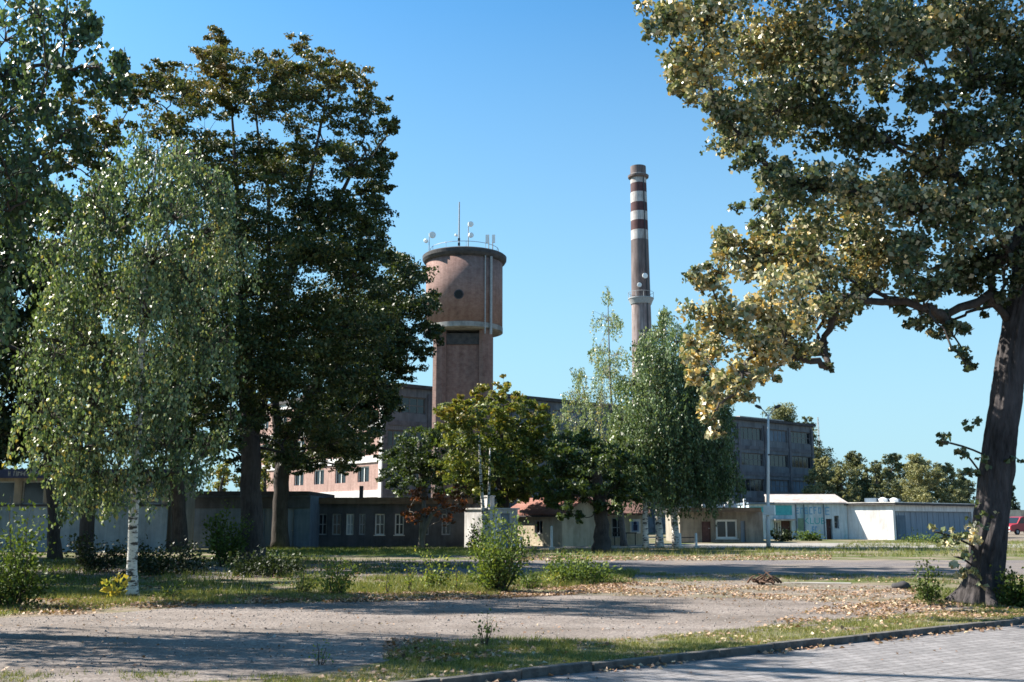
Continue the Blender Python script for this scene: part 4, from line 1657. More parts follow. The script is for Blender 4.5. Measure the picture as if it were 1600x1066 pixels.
poplar = tree('poplar_tree', 'big leaning poplar with furrowed trunk and yellowing leaves beside the kerb at right', 'tree', (bp[0], bp[1], 0), tr, clp, M['leaf_poplar'], M['poplar_bark'], 31,
              leaf=0.1, dens=0.85, tone=0.32, tvar=0.42, wr=0.85, twigmat=M['bark'], limbscale=0.8, flat=0.7, tmin=0.5, droop=0.7, extra=poplar_extra, trunkobj=poplar_trunk)
for a, c in (((1575, 500), (1540, 466)), ((1545, 760), (1500, 700)), ((1555, 720), (1470, 690)), ((1530, 860), (1455, 830)), ((1525, 890), (1490, 870))):
    p0, p1 = P(a[0], a[1], YP), P(c[0], c[1], YP - .3)
    lb = MB()
    lb.tube(bez(p0, p1, 0.12, 6), [0.03 if a[1] > 600 else 0.11] + [0.02 if a[1] > 600 else 0.08] * 4 + [0.006], 6)
    lb.build('side_shoot', M['bark'], poplar, world=True, smooth=True)

# --- weeping birch in front at the left
bb = G(206, 931)
YB = bb[1]
s_ = YB / 1600
tr = [(x, y, z, rp * s_) for x, y, z, rp in px_trunk('207 931 9; 206 880 8; 209 800 7.5; 214 700 6.5; 220 580 5.5; 226 450 6; 236 330 4; 246 235 2', YB)]
cl = '''225 235 38 .05; 280 245 40 .1; 180 265 40 .1; 320 290 40 .05; 140 305 40 0; 230 310 60 .05; 280 330 55 .05; 170 360 55 0; 110 390 42 .05; 335 370 44 .05; 240 400 65 0; 300 430 60 .05; 150 450 60 .02; 95 470 45 .08;
350 450 30 0; 220 490 70 .05; 290 520 60 0; 130 540 60 .1; 80 560 45 .1; 340 540 40 .05; 210 590 70 .08; 280 610 55 -.05; 140 630 60 .12; 75 650 40 .12; 340 620 30 -.05; 60 690 26 .1; 190 680 60 .1; 120 700 42 .12; 260 690 50 -.05; 320 680 30 -.1; 150 735 30 .1; 215 735 30 .05; 100 745 30 .1; 185 760 30 .1; 255 745 28 0; 300 725 24 0; 60 725 24 .1; 45 640 22 .1; 340 300 26 .05; 360 590 16 .05; 350 660 18 0; 85 300 26 .05; 60 480 26 .05'''
clb = [(c_, r_ * rs0.uniform(.5, 1.05), t_ + rs0.normal(0, .08)) for c_, r_, t_ in px_clusters(cl, YB, rs0, 1.9, 2, 0.6) if -10.6 < c_[0] < -6.2 or c_[2] > 99]
tree('birch_tree', 'weeping birch with a white black-flecked trunk on the leafy edge of the path', 'tree', (bb[0], bb[1], 0), tr, clb, M['leaf_birch'], M['birch'], 32, kind='weep', leaf=0.092, dens=0.95, tone=0.45, tvar=0.36, wr=0.62, hang=1.45,
     twigmat=M['twig'], tmin=0.3, limbscale=0.7)

# --- overhanging tree off the left edge, its wisps in the top left corner
YO = 15.5
bo = np.array([P(-190, 813, YO)[0], YO, 0])
so_ = YO / 1600
tr = [(bo[0], YO, -.05, .32), (bo[0] + .1, YO, 2.5, .27), (bo[0] + .3, YO + .1, 6, .23), (bo[0] + .5, YO, 9.5, .16), (bo[0] + .6, YO, 13, .09), (bo[0] + .6, YO, 16.5, .03)]
cl = '''15 40 60 -.1; 55 20 55 -.1; 100 30 50 -.1; 25 110 65 -.1; 75 110 45 -.1; 130 60 30 -.15; 150 105 26 -.2; 185 95 18 -.2; 192 128 16 -.2; 170 130 18 -.2; 110 110 20 -.15; 20 190 70 -.1; 75 190 40 -.15; 110 200 26 -.15; 25 270 50 -.1; 60 260 40 -.1; 15 330 36 -.1; 75 300 26 -.1; 145 40 16 -.1;
-80 60 110 0; -70 200 110 0; -60 330 100 -.05; -60 450 90 0; -180 120 130 0; -200 280 130 0; -220 440 110 0; -300 160 130 0; -300 330 120 0; -230 470 70; -330 480 75; -430 440 75; -330 570 65; -470 540 70; -240 570 50; -420 640 55; -560 500 80; -560 620 60; -300 650 45'''
clo = px_clusters(cl, YO, rs0, 1.6, 2, 0.3)
tree('birch_tree', 'tall overhanging birch whose drooping dark sprays fill the top left corner', 'tree', tuple(bo), tr, clo, M['leaf_birch'], M['birch'], 33, kind='weep', leaf=0.095, dens=0.34, limbscale=0.6, tone=0.3, tvar=0.25, wr=0.8, hang=0.9,
     twigmat=M['twig'], tmin=0.25)


def bigtree(name, label, base_px, trunk, cl, Y, seed, leafm, leaf, dens, depth, tone=0.4, bark='bark', layers=2, stems=(), jit=0.3, **kw):
    g = G(*base_px)
    rs = np.random.RandomState(seed)
    s = Y / 1600
    t_ = [(x, y, z, rp * s) for x, y, z, rp in px_trunk(trunk, Y)]
    st_ = [[(x, y, z, rp * s) for x, y, z, rp in px_trunk(q, Y, False)] for q in stems]
    c_ = px_clusters(cl, Y, rs, depth, layers, jit)
    return tree(name, label, 'tree', (t_[0][0], t_[0][1], 0), t_, c_, M[leafm], M[bark], seed, leaf=leaf, dens=dens, tone=tone, stems=st_, **kw)


# --- tall dark locust-like tree in the middle left
YA = G(395, 882)[1]
clA = '''322 92 26 0.38; 350 100 30 0.22; 385 112 34 0.15; 430 110 34 0.22; 480 105 30 0.26; 520 112 32 0.22; 555 128 28 0.22; 585 160 28 0.08; 602 198 20 0; 560 190 40 0.08; 510 165 40 0.15; 455 150 40 0.19; 400 155 40 0.19; 345 150 38 0.22; 290 140 36 0.22; 245 128 30 0.19; 205 135 28 0.15;
270 195 42 0.11; 325 205 38 0.08; 470 235 32 0.08; 535 250 42 0; 580 275 32 -.05; 604 292 14 -.1; 598 245 22 -.05; 430 262 38 0.04; 350 275 42 0.04; 300 260 40 0.08; 470 315 50 0; 530 325 50 -.05; 572 350 40 -.1; 585 385 30 -.1; 400 350 60 0; 340 350 46 0.08; 480 400 70 0; 555 430 56 -.1; 330 420 50 0.04; 390 450 70 0;
460 500 74 0; 540 510 62 -.05; 340 520 56 0; 400 570 66 0; 480 590 66 0; 540 580 46 -.05; 420 640 50 -.05; 350 610 46 0; 370 670 34 -.05; 470 660 40 0; 310 660 30 -.05; 310 480 40 0; 300 570 40 0; 460 715 26 -.05; 520 690 30 0'''
bigtree('locust_tree', 'tallest dark tree left of the water tower, airy crown reddening at the top', (395, 882),
        '396 882 20; 394 820 17; 392 700 15; 384 560 13; 376 430 7; 372 330 4.5; 366 230 2.6; 360 140 1.2', clA, YA, 41, 'leaf_dark', 0.135, 0.95, 4.2, tone=0.45, layers=3, jit=0.6,
        stems=('392 690 9; 430 540 7; 455 420 5; 480 310 3.4; 500 200 2; 520 130 1', '384 560 6; 420 430 4; 420 300 3; 405 220 2; 395 150 1', '455 420 5; 520 330 4; 560 250 2', '376 430 5; 330 330 4; 290 240 2.5; 260 170 1.5'), flat=0.4, wr=0.6, sides=14, tmin=0.2)
# --- its neighbour with a forked trunk
YN = G(437, 858)[1]
clB = '''612 402 26 0; 640 440 34 -.05; 600 460 40 -.05; 655 480 34 -.05; 672 520 24 0; 668 548 20 -.05; 625 530 40 -.05; 585 560 44 -.05; 640 575 24 -.05; 570 610 44 -.1; 605 625 28 -.1; 540 640 44 -.05; 580 660 28 0; 520 690 36 0; 555 700 24 .1; 500 650 44 -.05; 480 720 26 .05; 440 700 34 .05; 560 500 50 -.05; 520 560 60 -.05; 610 500 40 -.05; 545 730 16 .1; 585 700 14 .15'''
bigtree('lime_tree', 'dark tree with forked trunk rising from the lit lawn, crown reaching the water tower', (437, 859),
        '437 859 13; 438 800 12; 440 740 12; 452 690 10; 480 620 8; 520 560 6; 560 500 4; 600 440 2', clB, YN, 42, 'leaf_dark', 0.17, 1.0, 3.0, layers=3, tone=0.36,
        stems=('440 740 8; 430 640 7; 425 540 5; 430 450 3', '480 620 5; 550 590 4; 620 540 2.5; 660 510 1.5'), wr=0.7, sides=12, tmin=0.15)
# --- three dark trunks to the left of it
YS = G(280, 862)[1]
bigtree('lime_tree', 'dark straight-trunked tree right of the white birch, against the pale blue wall', (280, 862),
        '281 862 13; 279 800 11; 276 720 10; 272 600 8; 268 480 6; 262 360 3', '265 330 40 .1; 300 400 50 0; 240 420 50 0; 280 480 60 0; 320 540 50 0; 240 560 60 0; 290 600 60 0; 330 640 40 -.05; 250 660 50 -.05; 300 700 40 -.05; 215 690 36 0; 340 700 26 -.05; 190 480 50 0; 200 600 50 0', YS, 43, 'leaf_dark', 0.22, 1.0, 4.0, tone=0.3, wr=0.7, tmin=0.25)
YQ = G(134, 884)[1]
bigtree('maple_tree', 'dark tree whose trunk stands between white birch and thinnest trunk at left', (134, 884),
        '134 884 12; 136 820 11; 140 740 10; 146 620 8; 150 480 6; 160 340 4; 168 220 2', '150 180 36 .25; 110 160 34 .2; 190 190 36 .2; 130 240 50 .1; 180 270 46 .1; 90 250 40 .1; 150 330 56 0; 100 340 50 0; 200 340 40 .05; 130 420 60 0; 80 420 50 -.05; 180 440 50 0; 110 520 60 -.05; 170 540 50 -.05; 120 620 60 -.05; 60 560 50 -.05; 180 640 40 0; 80 660 50 -.05; 130 700 40 0; 215 150 26 .2; 70 180 30 .1; -180 600 100 -.1 -5; -280 560 100 -.1 -6; -230 480 100 -.1 -6; -380 520 100 -.1 -7; -330 640 90 -.1 -6; -120 520 90 -.1 -4; -420 620 90 -.1 -8; -300 420 90 -.1 -6; -430 430 90 -.1 -8', YQ, 44, 'leaf_dark', 0.18, 0.7, 3.6, tone=0.33, wr=0.65, tmin=0.25, flat=0.45)
YR = G(86, 874)[1]
bigtree('maple_tree', 'dense black-green tree at the left edge with the thinnest of the dark trunks', (86, 874),
        '86 874 10; 84 800 9; 76 700 8; 64 560 7; 52 420 5; 44 320 2', '30 300 50 -.05; 70 330 40 0; 10 370 50 -.1; 50 400 50 -.1; 20 450 60 -.1; 60 480 50 -.1; 10 540 60 -.1; 60 570 50 -.1; 30 630 60 -.1; 80 640 40 -.1; 20 690 40 -.1; 70 700 36 -.1; -50 380 70 -.1; -60 500 80 -.1; -50 620 70 -.1; 110 720 26 0; -120 420 90 0; -150 540 100 0; -130 650 90 0; -230 480 100 0; -240 600 100 0; -200 340 90 0; -320 540 90 0', YR, 45, 'leaf_dark', 0.2, 1.1, 4.0, tone=0.26, wr=0.7, tmin=0.2)

# --- dark tree whose crown reaches in at the left edge
bigtree('lime_tree', 'black-green crown pushing in at the left edge above the leafy shrub', (-130, 900),
        '-135 905 15; -132 800 13; -128 680 11; -124 560 9; -120 450 6; -118 330 3', '-10 430 42 -.05; 0 500 44 -.05; -5 580 44 -.05; -15 650 44 -.05; -10 715 34 -.05; -70 380 60 0; -80 470 70 0; -80 560 70 0; -90 650 70 0; -80 740 50 0; -150 330 70 0; -170 430 80 0; -180 540 80 0; -180 640 80 0; -250 420 80 0; -270 530 80 0; -270 640 80 0; -200 735 60 0; -300 720 50 0; -130 270 40 0', 28.0, 55, 'leaf_dark', 0.15, 0.75, 3.0, tone=0.28, wr=0.7, tmin=0.2)

# --- reddening small tree
Y6 = G(657, 857.5)[1]
bigtree('rowan_tree', 'small tree with red and orange leaves and a pale forked stem before the grey wing', (657, 857),
        '658 857 5; 660 825 5; 662 800 4; 664 775 2', '650 775 20 .2; 690 780 20 .3; 715 792 20 .2; 675 800 16 .3; 640 800 14 .2; 700 812 14 .25; 725 770 18 -.05; 655 812 12 .1', Y6, 46, 'leaf_red', 0.16, 0.4, 1.8, tone=0.15, bark='grey_bark', wr=0.6, tmin=0.35,
        stems=('659 840 4; 668 815 4; 678 800 3; 690 788 2',))
bigtree('elm_tree', 'dusky round tree standing behind the reddening rowan, in front of the water tower foot', (640, 851),
        '668 850 7; 664 800 7; 660 740 6; 655 690 3', '640 690 30 0; 680 690 30 0; 625 720 30 -.05; 660 725 34 -.05; 700 725 30 0; 640 755 26 -.05; 690 755 26 -.05; 610 750 22 -.05; 715 690 22 .05', 74.0, 47, 'leaf_green', 0.2, 0.8, 3.0, tone=0.16, wr=0.7, tmin=0.3)
# --- bright maple left of centre
Y7 = G(787, 853.6)[1]
bigtree('maple_tree', 'broad green maple with yellow-tipped top below the water tower, dark trunk beside the red-roofed house', (787, 853),
        '787 853 9; 786 800 9; 784 740 8; 780 680 6; 778 630 2', '''722 632 20 .25; 745 620 22 .3; 790 605 16 .3; 810 625 22 .15; 775 640 28 .15; 840 655 26 .2; 855 670 20 .2; 735 660 34 .15; 700 650 24 .2; 810 665 34 .05; 770 690 40 0; 720 700 34 .1; 705 730 28 .12; 830 700 36 -.05; 860 710 26 -.05; 790 735 40 -.05; 740 745 34 .05;
        850 745 30 -.1; 820 765 30 -.05; 770 770 30 0; 715 770 22 .05; 870 740 20 -.1; 860 775 20 0''', Y7, 48, 'leaf_green', 0.2, 1.0, 3.2, tone=0.5, wr=0.8, tmin=0.35, stems=('786 770 6; 810 710 4; 835 660 2', '785 760 5; 745 700 4; 725 645 1.5'))
# twin young birch stems before the white hut
Y8 = 60.5
bigtree('birch_tree', 'slender young birch with two pale stems in front of the white hut', (756, 857),
        '757 857 3.2; 755 800 2.8; 751 740 2.2; 748 680 1', '745 690 14 .1; 760 720 14 .1; 735 725 14 .1; 770 750 12 .1; 748 765 12 .1', Y8, 49, 'leaf_green', 0.2, 0.5, 1.0, tone=0.5, bark='birch', twigmat=M['twig'], wr=0.6, tmin=0.5,
        stems=('759 857 3; 762 810 2.6; 764 770 2; 766 700 1',))
# dark tree in front of the cream shop
Y9 = G(941, 862)[1]
bigtree('lime_tree', 'dark low-crowned tree with a thick trunk in front of the cream shop', (941, 862),
        '941 862 15; 940 830 11; 938 790 10; 932 740 8; 925 690 3', '880 700 30 0; 920 690 34 -.05; 960 710 34 -.05; 890 735 34 -.1; 930 740 38 -.1; 975 750 30 -.1; 870 770 26 -.05; 905 775 30 -.05; 945 778 28 -.1; 880 795 18 0; 905 810 12 0; 850 760 22 0; 985 770 22 -.1', Y9, 50, 'leaf_green', 0.19, 0.9, 3.0, tone=0.25, wr=0.7, tmin=0.3)
# sparse birch with a bare top
Yb1 = 66.0
cbare = '950 460 14 .1; 945 500 20 .1; 962 510 18 .1; 930 545 24 .1; 965 555 24 .1; 945 585 30 .1; 905 590 22 .1; 980 600 24 .1; 900 625 28 .1; 940 635 34 .1; 885 655 24 .1; 975 650 30 .1; 915 675 34 .1; 875 690 22 .1; 950 690 36 .1; 890 725 30 .1; 935 735 34 .05; 985 720 30 .05'
bigtree('birch_tree', 'thin-leaved birch with an almost bare twiggy top left of the chimney', (952, 852),
        '975 852 5; 970 800 4; 962 720 3; 956 640 2; 952 560 1.2; 950 460 .4', cbare, Yb1, 51, 'leaf_birch', 0.14, 0.34, 2.8, tone=0.6, bark='pale_twig', kind='weep', hang=0.9, twigmat=M['pale_twig'], wr=0.55, tmin=0.3, limbscale=0.6)
# three white-trunked birches
for i, (tk, cl_, lab, sd) in enumerate((
    ('1009 857 4.5; 1008 800 4; 1012 720 4; 1016 620 3; 1022 540 1', '1005 545 22 .1; 1020 580 28 .1; 985 600 24 .1; 1005 640 34 .05; 970 660 28 .1; 1030 660 30 0; 985 700 36 .1; 1020 715 30 0; 960 720 28 .05; 1000 750 30 .05; 970 760 22 .1', 'leftmost of three white birch trunks standing by the footpath', 52),
    ('1031 858 6; 1029 800 5; 1030 700 5; 1034 600 4; 1040 500 1.5', '1040 490 18 .1; 1030 525 26 .15; 1058 530 26 .05; 1040 570 36 .1; 1075 580 30 -.05; 1020 610 30 .1; 1060 630 40 -.1; 1035 670 40 0; 1080 670 36 -.1; 1050 715 40 -.1; 1020 740 28 .1; 1035 770 20 .15; 1010 700 24 .1', 'middle of three white birch trunks, tallest crown reaching up beside the chimney', 53),
    ('1058 858 6; 1052 800 5; 1052 720 5; 1060 620 4; 1066 530 1.5', '1075 540 22 -.05; 1090 580 30 -.1; 1100 620 32 -.1; 1080 650 36 -.1; 1115 660 30 -.1; 1100 700 36 -.12; 1130 700 24 -.1; 1125 735 28 -.1; 1085 735 34 -.12; 1140 750 20 -.1; 1060 760 24 -.05; 1105 765 24 -.1; 1130 640 20 -.1', 'rightmost of three white birch trunks, its crown hanging over the kiosk roof', 54))):
    bigtree('birch_tree', lab, (1008 + 24 * i, 857), tk, cl_, 61.5 + (i - 1) * 0.8, sd, 'leaf_birch', 0.17, 1.05, 2.2, tone=0.4, bark='birch', kind='weep', hang=1.15, twigmat=M['twig'], wr=0.55, tmin=0.3, limbscale=0.6)


# --- far trees behind the buildings
def fartree(name, label, px_, top, wpx, Y, seed, leafm='leaf_far', tone=0.5, leaf=0.26, bot=None, dens=0.9, shape='oval', group='far trees behind the depot'):
    rs = np.random.RandomState(seed)
    b0 = P(px_, 813, Y)
    h = P(px_, top, Y)[2]
    wd = 1.7 * wpx * Y / 1600
    zb = h * 0.06
    cs = []
    nc = 34
    for i in range(nc):
        t = (i + rs.rand()) / nc
        if shape == 'cone':
            wloc = wd * (1 - t) ** 0.9 * 0.9
        else:
            wloc = wd * (0.55 + 0.6 * math.sin(math.pi * min(1, t * 0.95 + 0.1))) * (1 - t ** 4) ** .5
        an = rs.rand() * 6.283
        rr = wloc * math.sqrt(rs.rand()) * 0.8
        cs.append((np.array([b0[0] + math.cos(an) * rr, Y + math.sin(an) * rr, zb + (h - zb) * t * 0.97]), max(0.7, wd * (0.46 - 0.2 * t)), rs.normal(0, .08)))
    cs.append((np.array([b0[0], Y, h - wd * .12]), wd * 0.2, 0.05))
    return tree(name, label, 'tree', (b0[0], Y, 0), [(b0[0], Y, -.05, .28), (b0[0], Y, h * .3, .22), (b0[0] + rs.normal(0, .3), Y, h * .65, .13), (b0[0], Y, h * .95, .04)], cs, M[leafm], M['bark'], seed,
                group=group, leaf=leaf, dens=dens, tone=tone, tvar=0.3, twigs=False, wr=0.7, flat=0.8)


for i, (px_, top, wp, Y_, tn, lab) in enumerate((
    (1292, 712, 24, 150, .8, 'pale far tree right against the factory corner'),
    (1338, 708, 28, 165, .5, 'dark far tree with a pointed top above the depot end wall'),
    (1372, 722, 22, 155, .35, 'lower dark far tree above the left end of the depot roof'),
    (1402, 708, 24, 170, .55, 'far tree with a ragged brownish top above the middle of the depot'),
    (1440, 712, 30, 160, .75, 'yellowish far tree behind the depot roof vents'),
    (1478, 726, 24, 168, .45, 'grey-brown far tree near the right end of the depot roof'),
    (1506, 738, 20, 180, .3, 'small bluish far tree just left of the poplar trunk'),
    (1316, 732, 18, 148, .75, 'low sunlit far tree between the pale and the pointed one'),
)):
    fartree('far_tree', lab, px_, top, wp, Y_, 70 + i, tone=tn)
fartree('far_tree', 'broad tree crown showing above the right half of the factory roof', 1232, 636, 44, 215, 81, tone=0.45, leaf=0.32)
fartree('far_tree', 'small tree crown at the right end of the factory roof line', 1268, 648, 18, 205, 82, tone=0.3, leaf=0.3)
fartree('spruce_tree', 'dark distant spruce right of the poplar trunk above the cream shed', 1583, 757, 12, 175, 83, leafm='leaf_conifer', shape='cone', tone=.5, dens=.9, leaf=0.24)
fartree('far_tree', 'bushy sunlit tree glimpsed between the dark trunks over the garage block', 350, 722, 22, 86, 84, leafm='leaf_green', tone=0.75, leaf=0.2, dens=.5)
fartree('far_tree', 'yellow-green tree glimpsed between the two biggest dark trunks', 414, 700, 18, 92, 85, leafm='leaf_green', tone=0.7, leaf=0.2, dens=.5)
fartree('far_tree', 'shadowy tree at far left behind the low hall roof', 40, 640, 50, 80, 86, leafm='leaf_dark', tone=0.3, leaf=0.22, dens=.5)

# ================================================================== SHRUBS AND PLANTS
def shr(label, px_, py_, hpx, wpx, n, seed, lm='leaf_shrub', leaf=0.09, tone=0.45, name='shrub', cat='shrub', **kw):
    g = G(px_, py_)
    s = g[1] / 1600
    return shrub(name, label, cat, g, hpx * s, wpx * s, n, M[lm], seed, leaf, tone, **kw)


shr('large leafy shrub spilling in at the left edge before the pale blue wall', 18, 950, 150, 82, 3400, 101, leaf=0.075, nst=34, tone=0.3)
shr('tall bright shrub on the path edge in front of the red-roofed house', 778, 925, 112, 52, 3600, 102, leaf=0.075, nst=34, tone=0.5)
shr('small pale-leaved shrub under the reddening rowan', 678, 922, 72, 24, 420, 103, leaf=0.075, nst=9, tone=0.65)
shr('wide low bright green bush beside the leaf litter in the middle of the view', 905, 912, 42, 58, 2600, 104, leaf=0.075, nst=34, tone=0.45, spread=1.2)
shr('bushy weed with yellow leaves at the path edge below the window wing', 522, 932, 60, 36, 600, 105, leaf=0.07, nst=16, tone=0.68)
shr('sapling with large yellow leaves beside the white birch trunk', 178, 936, 58, 18, 60, 106, leaf=0.16, nst=4, tone=0.95, name='sapling', cat='sapling')
shr('green weed clump left of the poplar foot', 1452, 942, 62, 24, 700, 107, leaf=0.06, nst=14, tone=0.35, name='weed_clump', cat='weed')
shr('dark bush right behind the poplar foot', 1592, 950, 62, 34, 1500, 108, leaf=0.075, nst=20, tone=0.1)
shr('shrub leaning on the pale blue wall right of the dark straight trunk', 350, 885, 105, 34, 1900, 109, leaf=0.11, nst=20, tone=0.22)
shr('dim low shrub at the foot of the dark trunks on the left', 150, 895, 60, 46, 1500, 110, leaf=0.1, nst=18, tone=0.12, lm='leaf_dark')
shr('dark knee-high undergrowth behind the white birch trunk', 255, 898, 46, 70, 2200, 125, leaf=0.1, nst=26, tone=0.05, spread=1.5, lm='leaf_dark')
shr('dark undergrowth between the locust trunk and the yellow weed', 420, 900, 36, 60, 1800, 126, leaf=0.1, nst=26, tone=0.15, spread=1.5, lm='leaf_dark')
shr('grey-green shrub at the corner of the white hut', 742, 858, 36, 14, 500, 111, leaf=0.13, nst=10, tone=0.4)
shr('dark shrub growing against the front of the red-roofed house', 826, 851, 26, 22, 600, 112, leaf=0.16, nst=10, tone=0.15)
shr('spindly dry weed standing on the grass verge near the kerb', 758, 1010, 52, 20, 90, 113, leaf=0.045, nst=5, tone=0.45, name='weed', cat='weed')
shr('tiny weed sprouting on the gravel left of the verge', 500, 1040, 34, 12, 60, 114, leaf=0.03, nst=4, tone=0.6, name='weed', cat='weed')
shr('slim tall weed in front of the dark garage block', 606, 930, 62, 8, 90, 115, leaf=0.06, nst=3, tone=0.75, name='weed', cat='weed')
shr('tall thin weed stalk between the yellow weed and the pale shrub', 640, 926, 50, 12, 130, 116, leaf=0.055, nst=5, tone=0.6, name='weed', cat='weed')
shr('pale thin weed stalk left of the tall bright shrub', 716, 925, 60, 10, 90, 117, leaf=0.05, nst=4, tone=0.7, name='weed', cat='weed')
shr('dark low shrub in front of the club building entrance', 1222, 846, 20, 22, 500, 118, leaf=0.2, nst=10, tone=0.05, lm='leaf_dark')
shr('low scrub in front of the club building lettering', 1268, 845, 14, 26, 500, 119, leaf=0.2, nst=12, tone=0.2)
shr('green weeds along the depot gate', 1440, 848, 12, 40, 500, 120, leaf=0.16, nst=14, tone=0.4, spread=1.2)
shr('low yellowish weed on the litter beside the bush at centre', 860, 915, 24, 22, 260, 121, leaf=0.06, nst=8, tone=0.8, name='weed', cat='weed')
shr('low weeds right of the tall bright shrub in its shade', 825, 920, 26, 24, 400, 122, leaf=0.06, nst=10, tone=0.3, name='weed', cat='weed')
shr('feathery weed tuft at the left of the yellow weed', 470, 930, 34, 24, 260, 123, leaf=0.05, nst=10, tone=0.6, name='weed', cat='weed')
shr('small weed tuft on the path edge right of the white birch', 262, 936, 22, 20, 220, 124, leaf=0.05, nst=8, tone=0.6, name='weed', cat='weed')

# dead wood heap and a dark stone
g = G(1196, 914)
r = empty('brush_heap', tuple(g), 'small heap of dead brown branches lying on the trodden ground', 'brushwood')
rsb = np.random.RandomState(4)
b = MB()
for i in range(26):
    a = rsb.rand() * 6.28
    x_, y_ = rsb.normal(0, .22), rsb.normal(0, .12)
    ln = rsb.uniform(.15, .38)
    el = rsb.uniform(.0, 1.0)
    p0 = np.array([x_ - math.cos(a) * ln * .5, y_ - math.sin(a) * ln * .5, .03 + rsb.rand() * .05])
    p1 = p0 + np.array([math.cos(a) * ln, math.sin(a) * ln, el * ln * .8])
    b.tube(bez(p0, p1, .05, 4, rsb, .015), [.028, .024, .018, .01], 6)
b.build('branches', M['rust'], r)
g = G(1408, 920)
b = MB()
prof = [(0.02, -.03), (.2, .0), (.23, .06), (.19, .12), (.1, .155), (.01, .165)]
b.lathe(prof, 20)
rsb = np.random.RandomState(9)
b.v = [(x_ * (1 + .12 * math.sin(5 * y_ * 9)), y_ * .7, z_ * (1 + .15 * math.sin(x_ * 17))) for x_, y_, z_ in b.v]
r = b.build('boulder', M['tar'], smooth=True)
r.location = tuple(g)
tag(r, 'dark rounded stone lying in the leaf litter left of the poplar', 'stone')

# ================================================================== GRASS AND LEAF LITTER
def region(rs, n, poly):
    p = np.array([G(x, y)[:2] for x, y in poly])
    lo, hi = p.min(0), p.max(0)
    out = np.zeros((0, 2))
    while len(out) < n:
        q = lo + rs.rand(n * 2, 2) * (hi - lo)
        ins = np.zeros(len(q), bool)
        j = len(p) - 1
        for i in range(len(p)):
            c = ((p[i, 1] > q[:, 1]) != (p[j, 1] > q[:, 1])) & (q[:, 0] < (p[j, 0] - p[i, 0]) * (q[:, 1] - p[i, 1]) / (p[j, 1] - p[i, 1] + 1e-12) + p[i, 0])
            ins ^= c
            j = i
        out = np.vstack([out, q[ins]])
    return out[:n]


def patchy(rs, q, f, thr):
    ph = rs.rand(6) * 6.28
    v = np.sin(q[:, 0] * f + ph[0]) * np.sin(q[:, 1] * f * 1.7 + ph[1]) + 0.6 * np.sin(q[:, 0] * f * 2.3 + q[:, 1] * f * 1.1 + ph[2]) + 0.4 * np.sin(q[:, 1] * f * 4.1 - q[:, 0] * f * 3.3 + ph[3])
    return v + rs.normal(0, .45, len(q)) > thr


GC, GA, GN, GL, GW, GT = [], [], [], [], [], []


def grass(poly, n, h, tone, seed, thr=-0.6, f=1.6):
    rs = np.random.RandomState(seed)
    q = region(rs, n, poly)
    q = q[patchy(rs, q, f, thr)]
    q = np.repeat(q, 5, 0) + rs.normal(0, h * 0.35, (len(q) * 5, 2))
    m = len(q)
    GC.append(np.concatenate([q, np.zeros((m, 1))], 1))
    GA.append(np.stack([rs.normal(0, .45, m), rs.normal(0, .45, m), np.ones(m)], 1))
    GN.append(unit(np.stack([rs.normal(size=m), rs.normal(size=m), np.zeros(m)], 1)))
    GL.append(h * rs.uniform(.4, 1.4, m))
    GW.append(h * 0.085 * rs.uniform(.6, 1.3, m) + .003)
    GT.append(tone + rs.normal(0, .18, m))


verge = [(380, 1075), (560, 1050), (680, 1010), (820, 1004), (1000, 998), (1300, 970), (1480, 955), (1640, 940), (1640, 962), (1200, 1007), (900, 1040), (690, 1063), (500, 1090)]
grass(verge, 10500, 0.05, .62, 201, -.7, 2.2)
grass([(600, 1030), (640, 1005), (760, 998), (900, 1000), (900, 1030), (690, 1050)], 2250, .07, .5, 202, -.2)
grass([(-40, 966), (-40, 925), (420, 925), (780, 915), (780, 932), (560, 938), (300, 944), (120, 955)], 7200, .11, .6, 203, -.3, 1.2)
grass([(440, 930), (480, 905), (800, 900), (1000, 892), (980, 912), (780, 926)], 5400, .16, .5, 204, -.2, 1.0)
grass([(-100, 930), (-100, 880), (480, 872), (800, 885), (480, 905), (440, 930)], 5400, .2, .3, 205, -.1, .8)
grass([(960, 912), (980, 896), (1600, 899), (1600, 918), (1480, 925), (1400, 912), (1240, 906)], 4050, .09, .45, 206, .1, 1.0)
grass([(380, 868), (760, 868), (760, 857), (380, 857)], 4050, .16, .35, 207, -2)
grass([(800, 871), (1600, 871), (1700, 848), (1340, 846), (1300, 856), (800, 860)], 5400, .22, .55, 208, -.2, .5)
grass([(1420, 945), (1440, 925), (1640, 925), (1640, 948), (1560, 952)], 1575, .10, .45, 209, -.3)
grass([(-60, 1085), (-60, 1050), (300, 1052), (480, 1058), (420, 1085)], 1800, .05, .5, 211, 0)
go = leaf_object('grass', np.concatenate(GC), np.concatenate(GA), np.concatenate(GN), np.concatenate(GL), np.concatenate(GW), np.concatenate(GT), M['grass'], tri=True)
tag(go, 'short rough grass on the verge, path edges and lawn', 'grass', kind='stuff')

# tall dry stalks and rank grass on the bank
grass([(300, 938), (480, 905), (800, 900), (1000, 894), (980, 912), (780, 926)], 1500, .38, .72, 221, .0, 1.0)
grass([(-60, 935), (-60, 895), (480, 890), (480, 925)], 1500, .3, .45, 222, .0, 1.0)
grass([(800, 899), (1600, 899), (1600, 895), (800, 894)], 1500, .12, .6, 223, -.1, .8)
grass([(700, 874), (1600, 874), (1600, 870), (700, 870)], 1500, .2, .6, 224, -.1, .8)
PV, PT = [], []


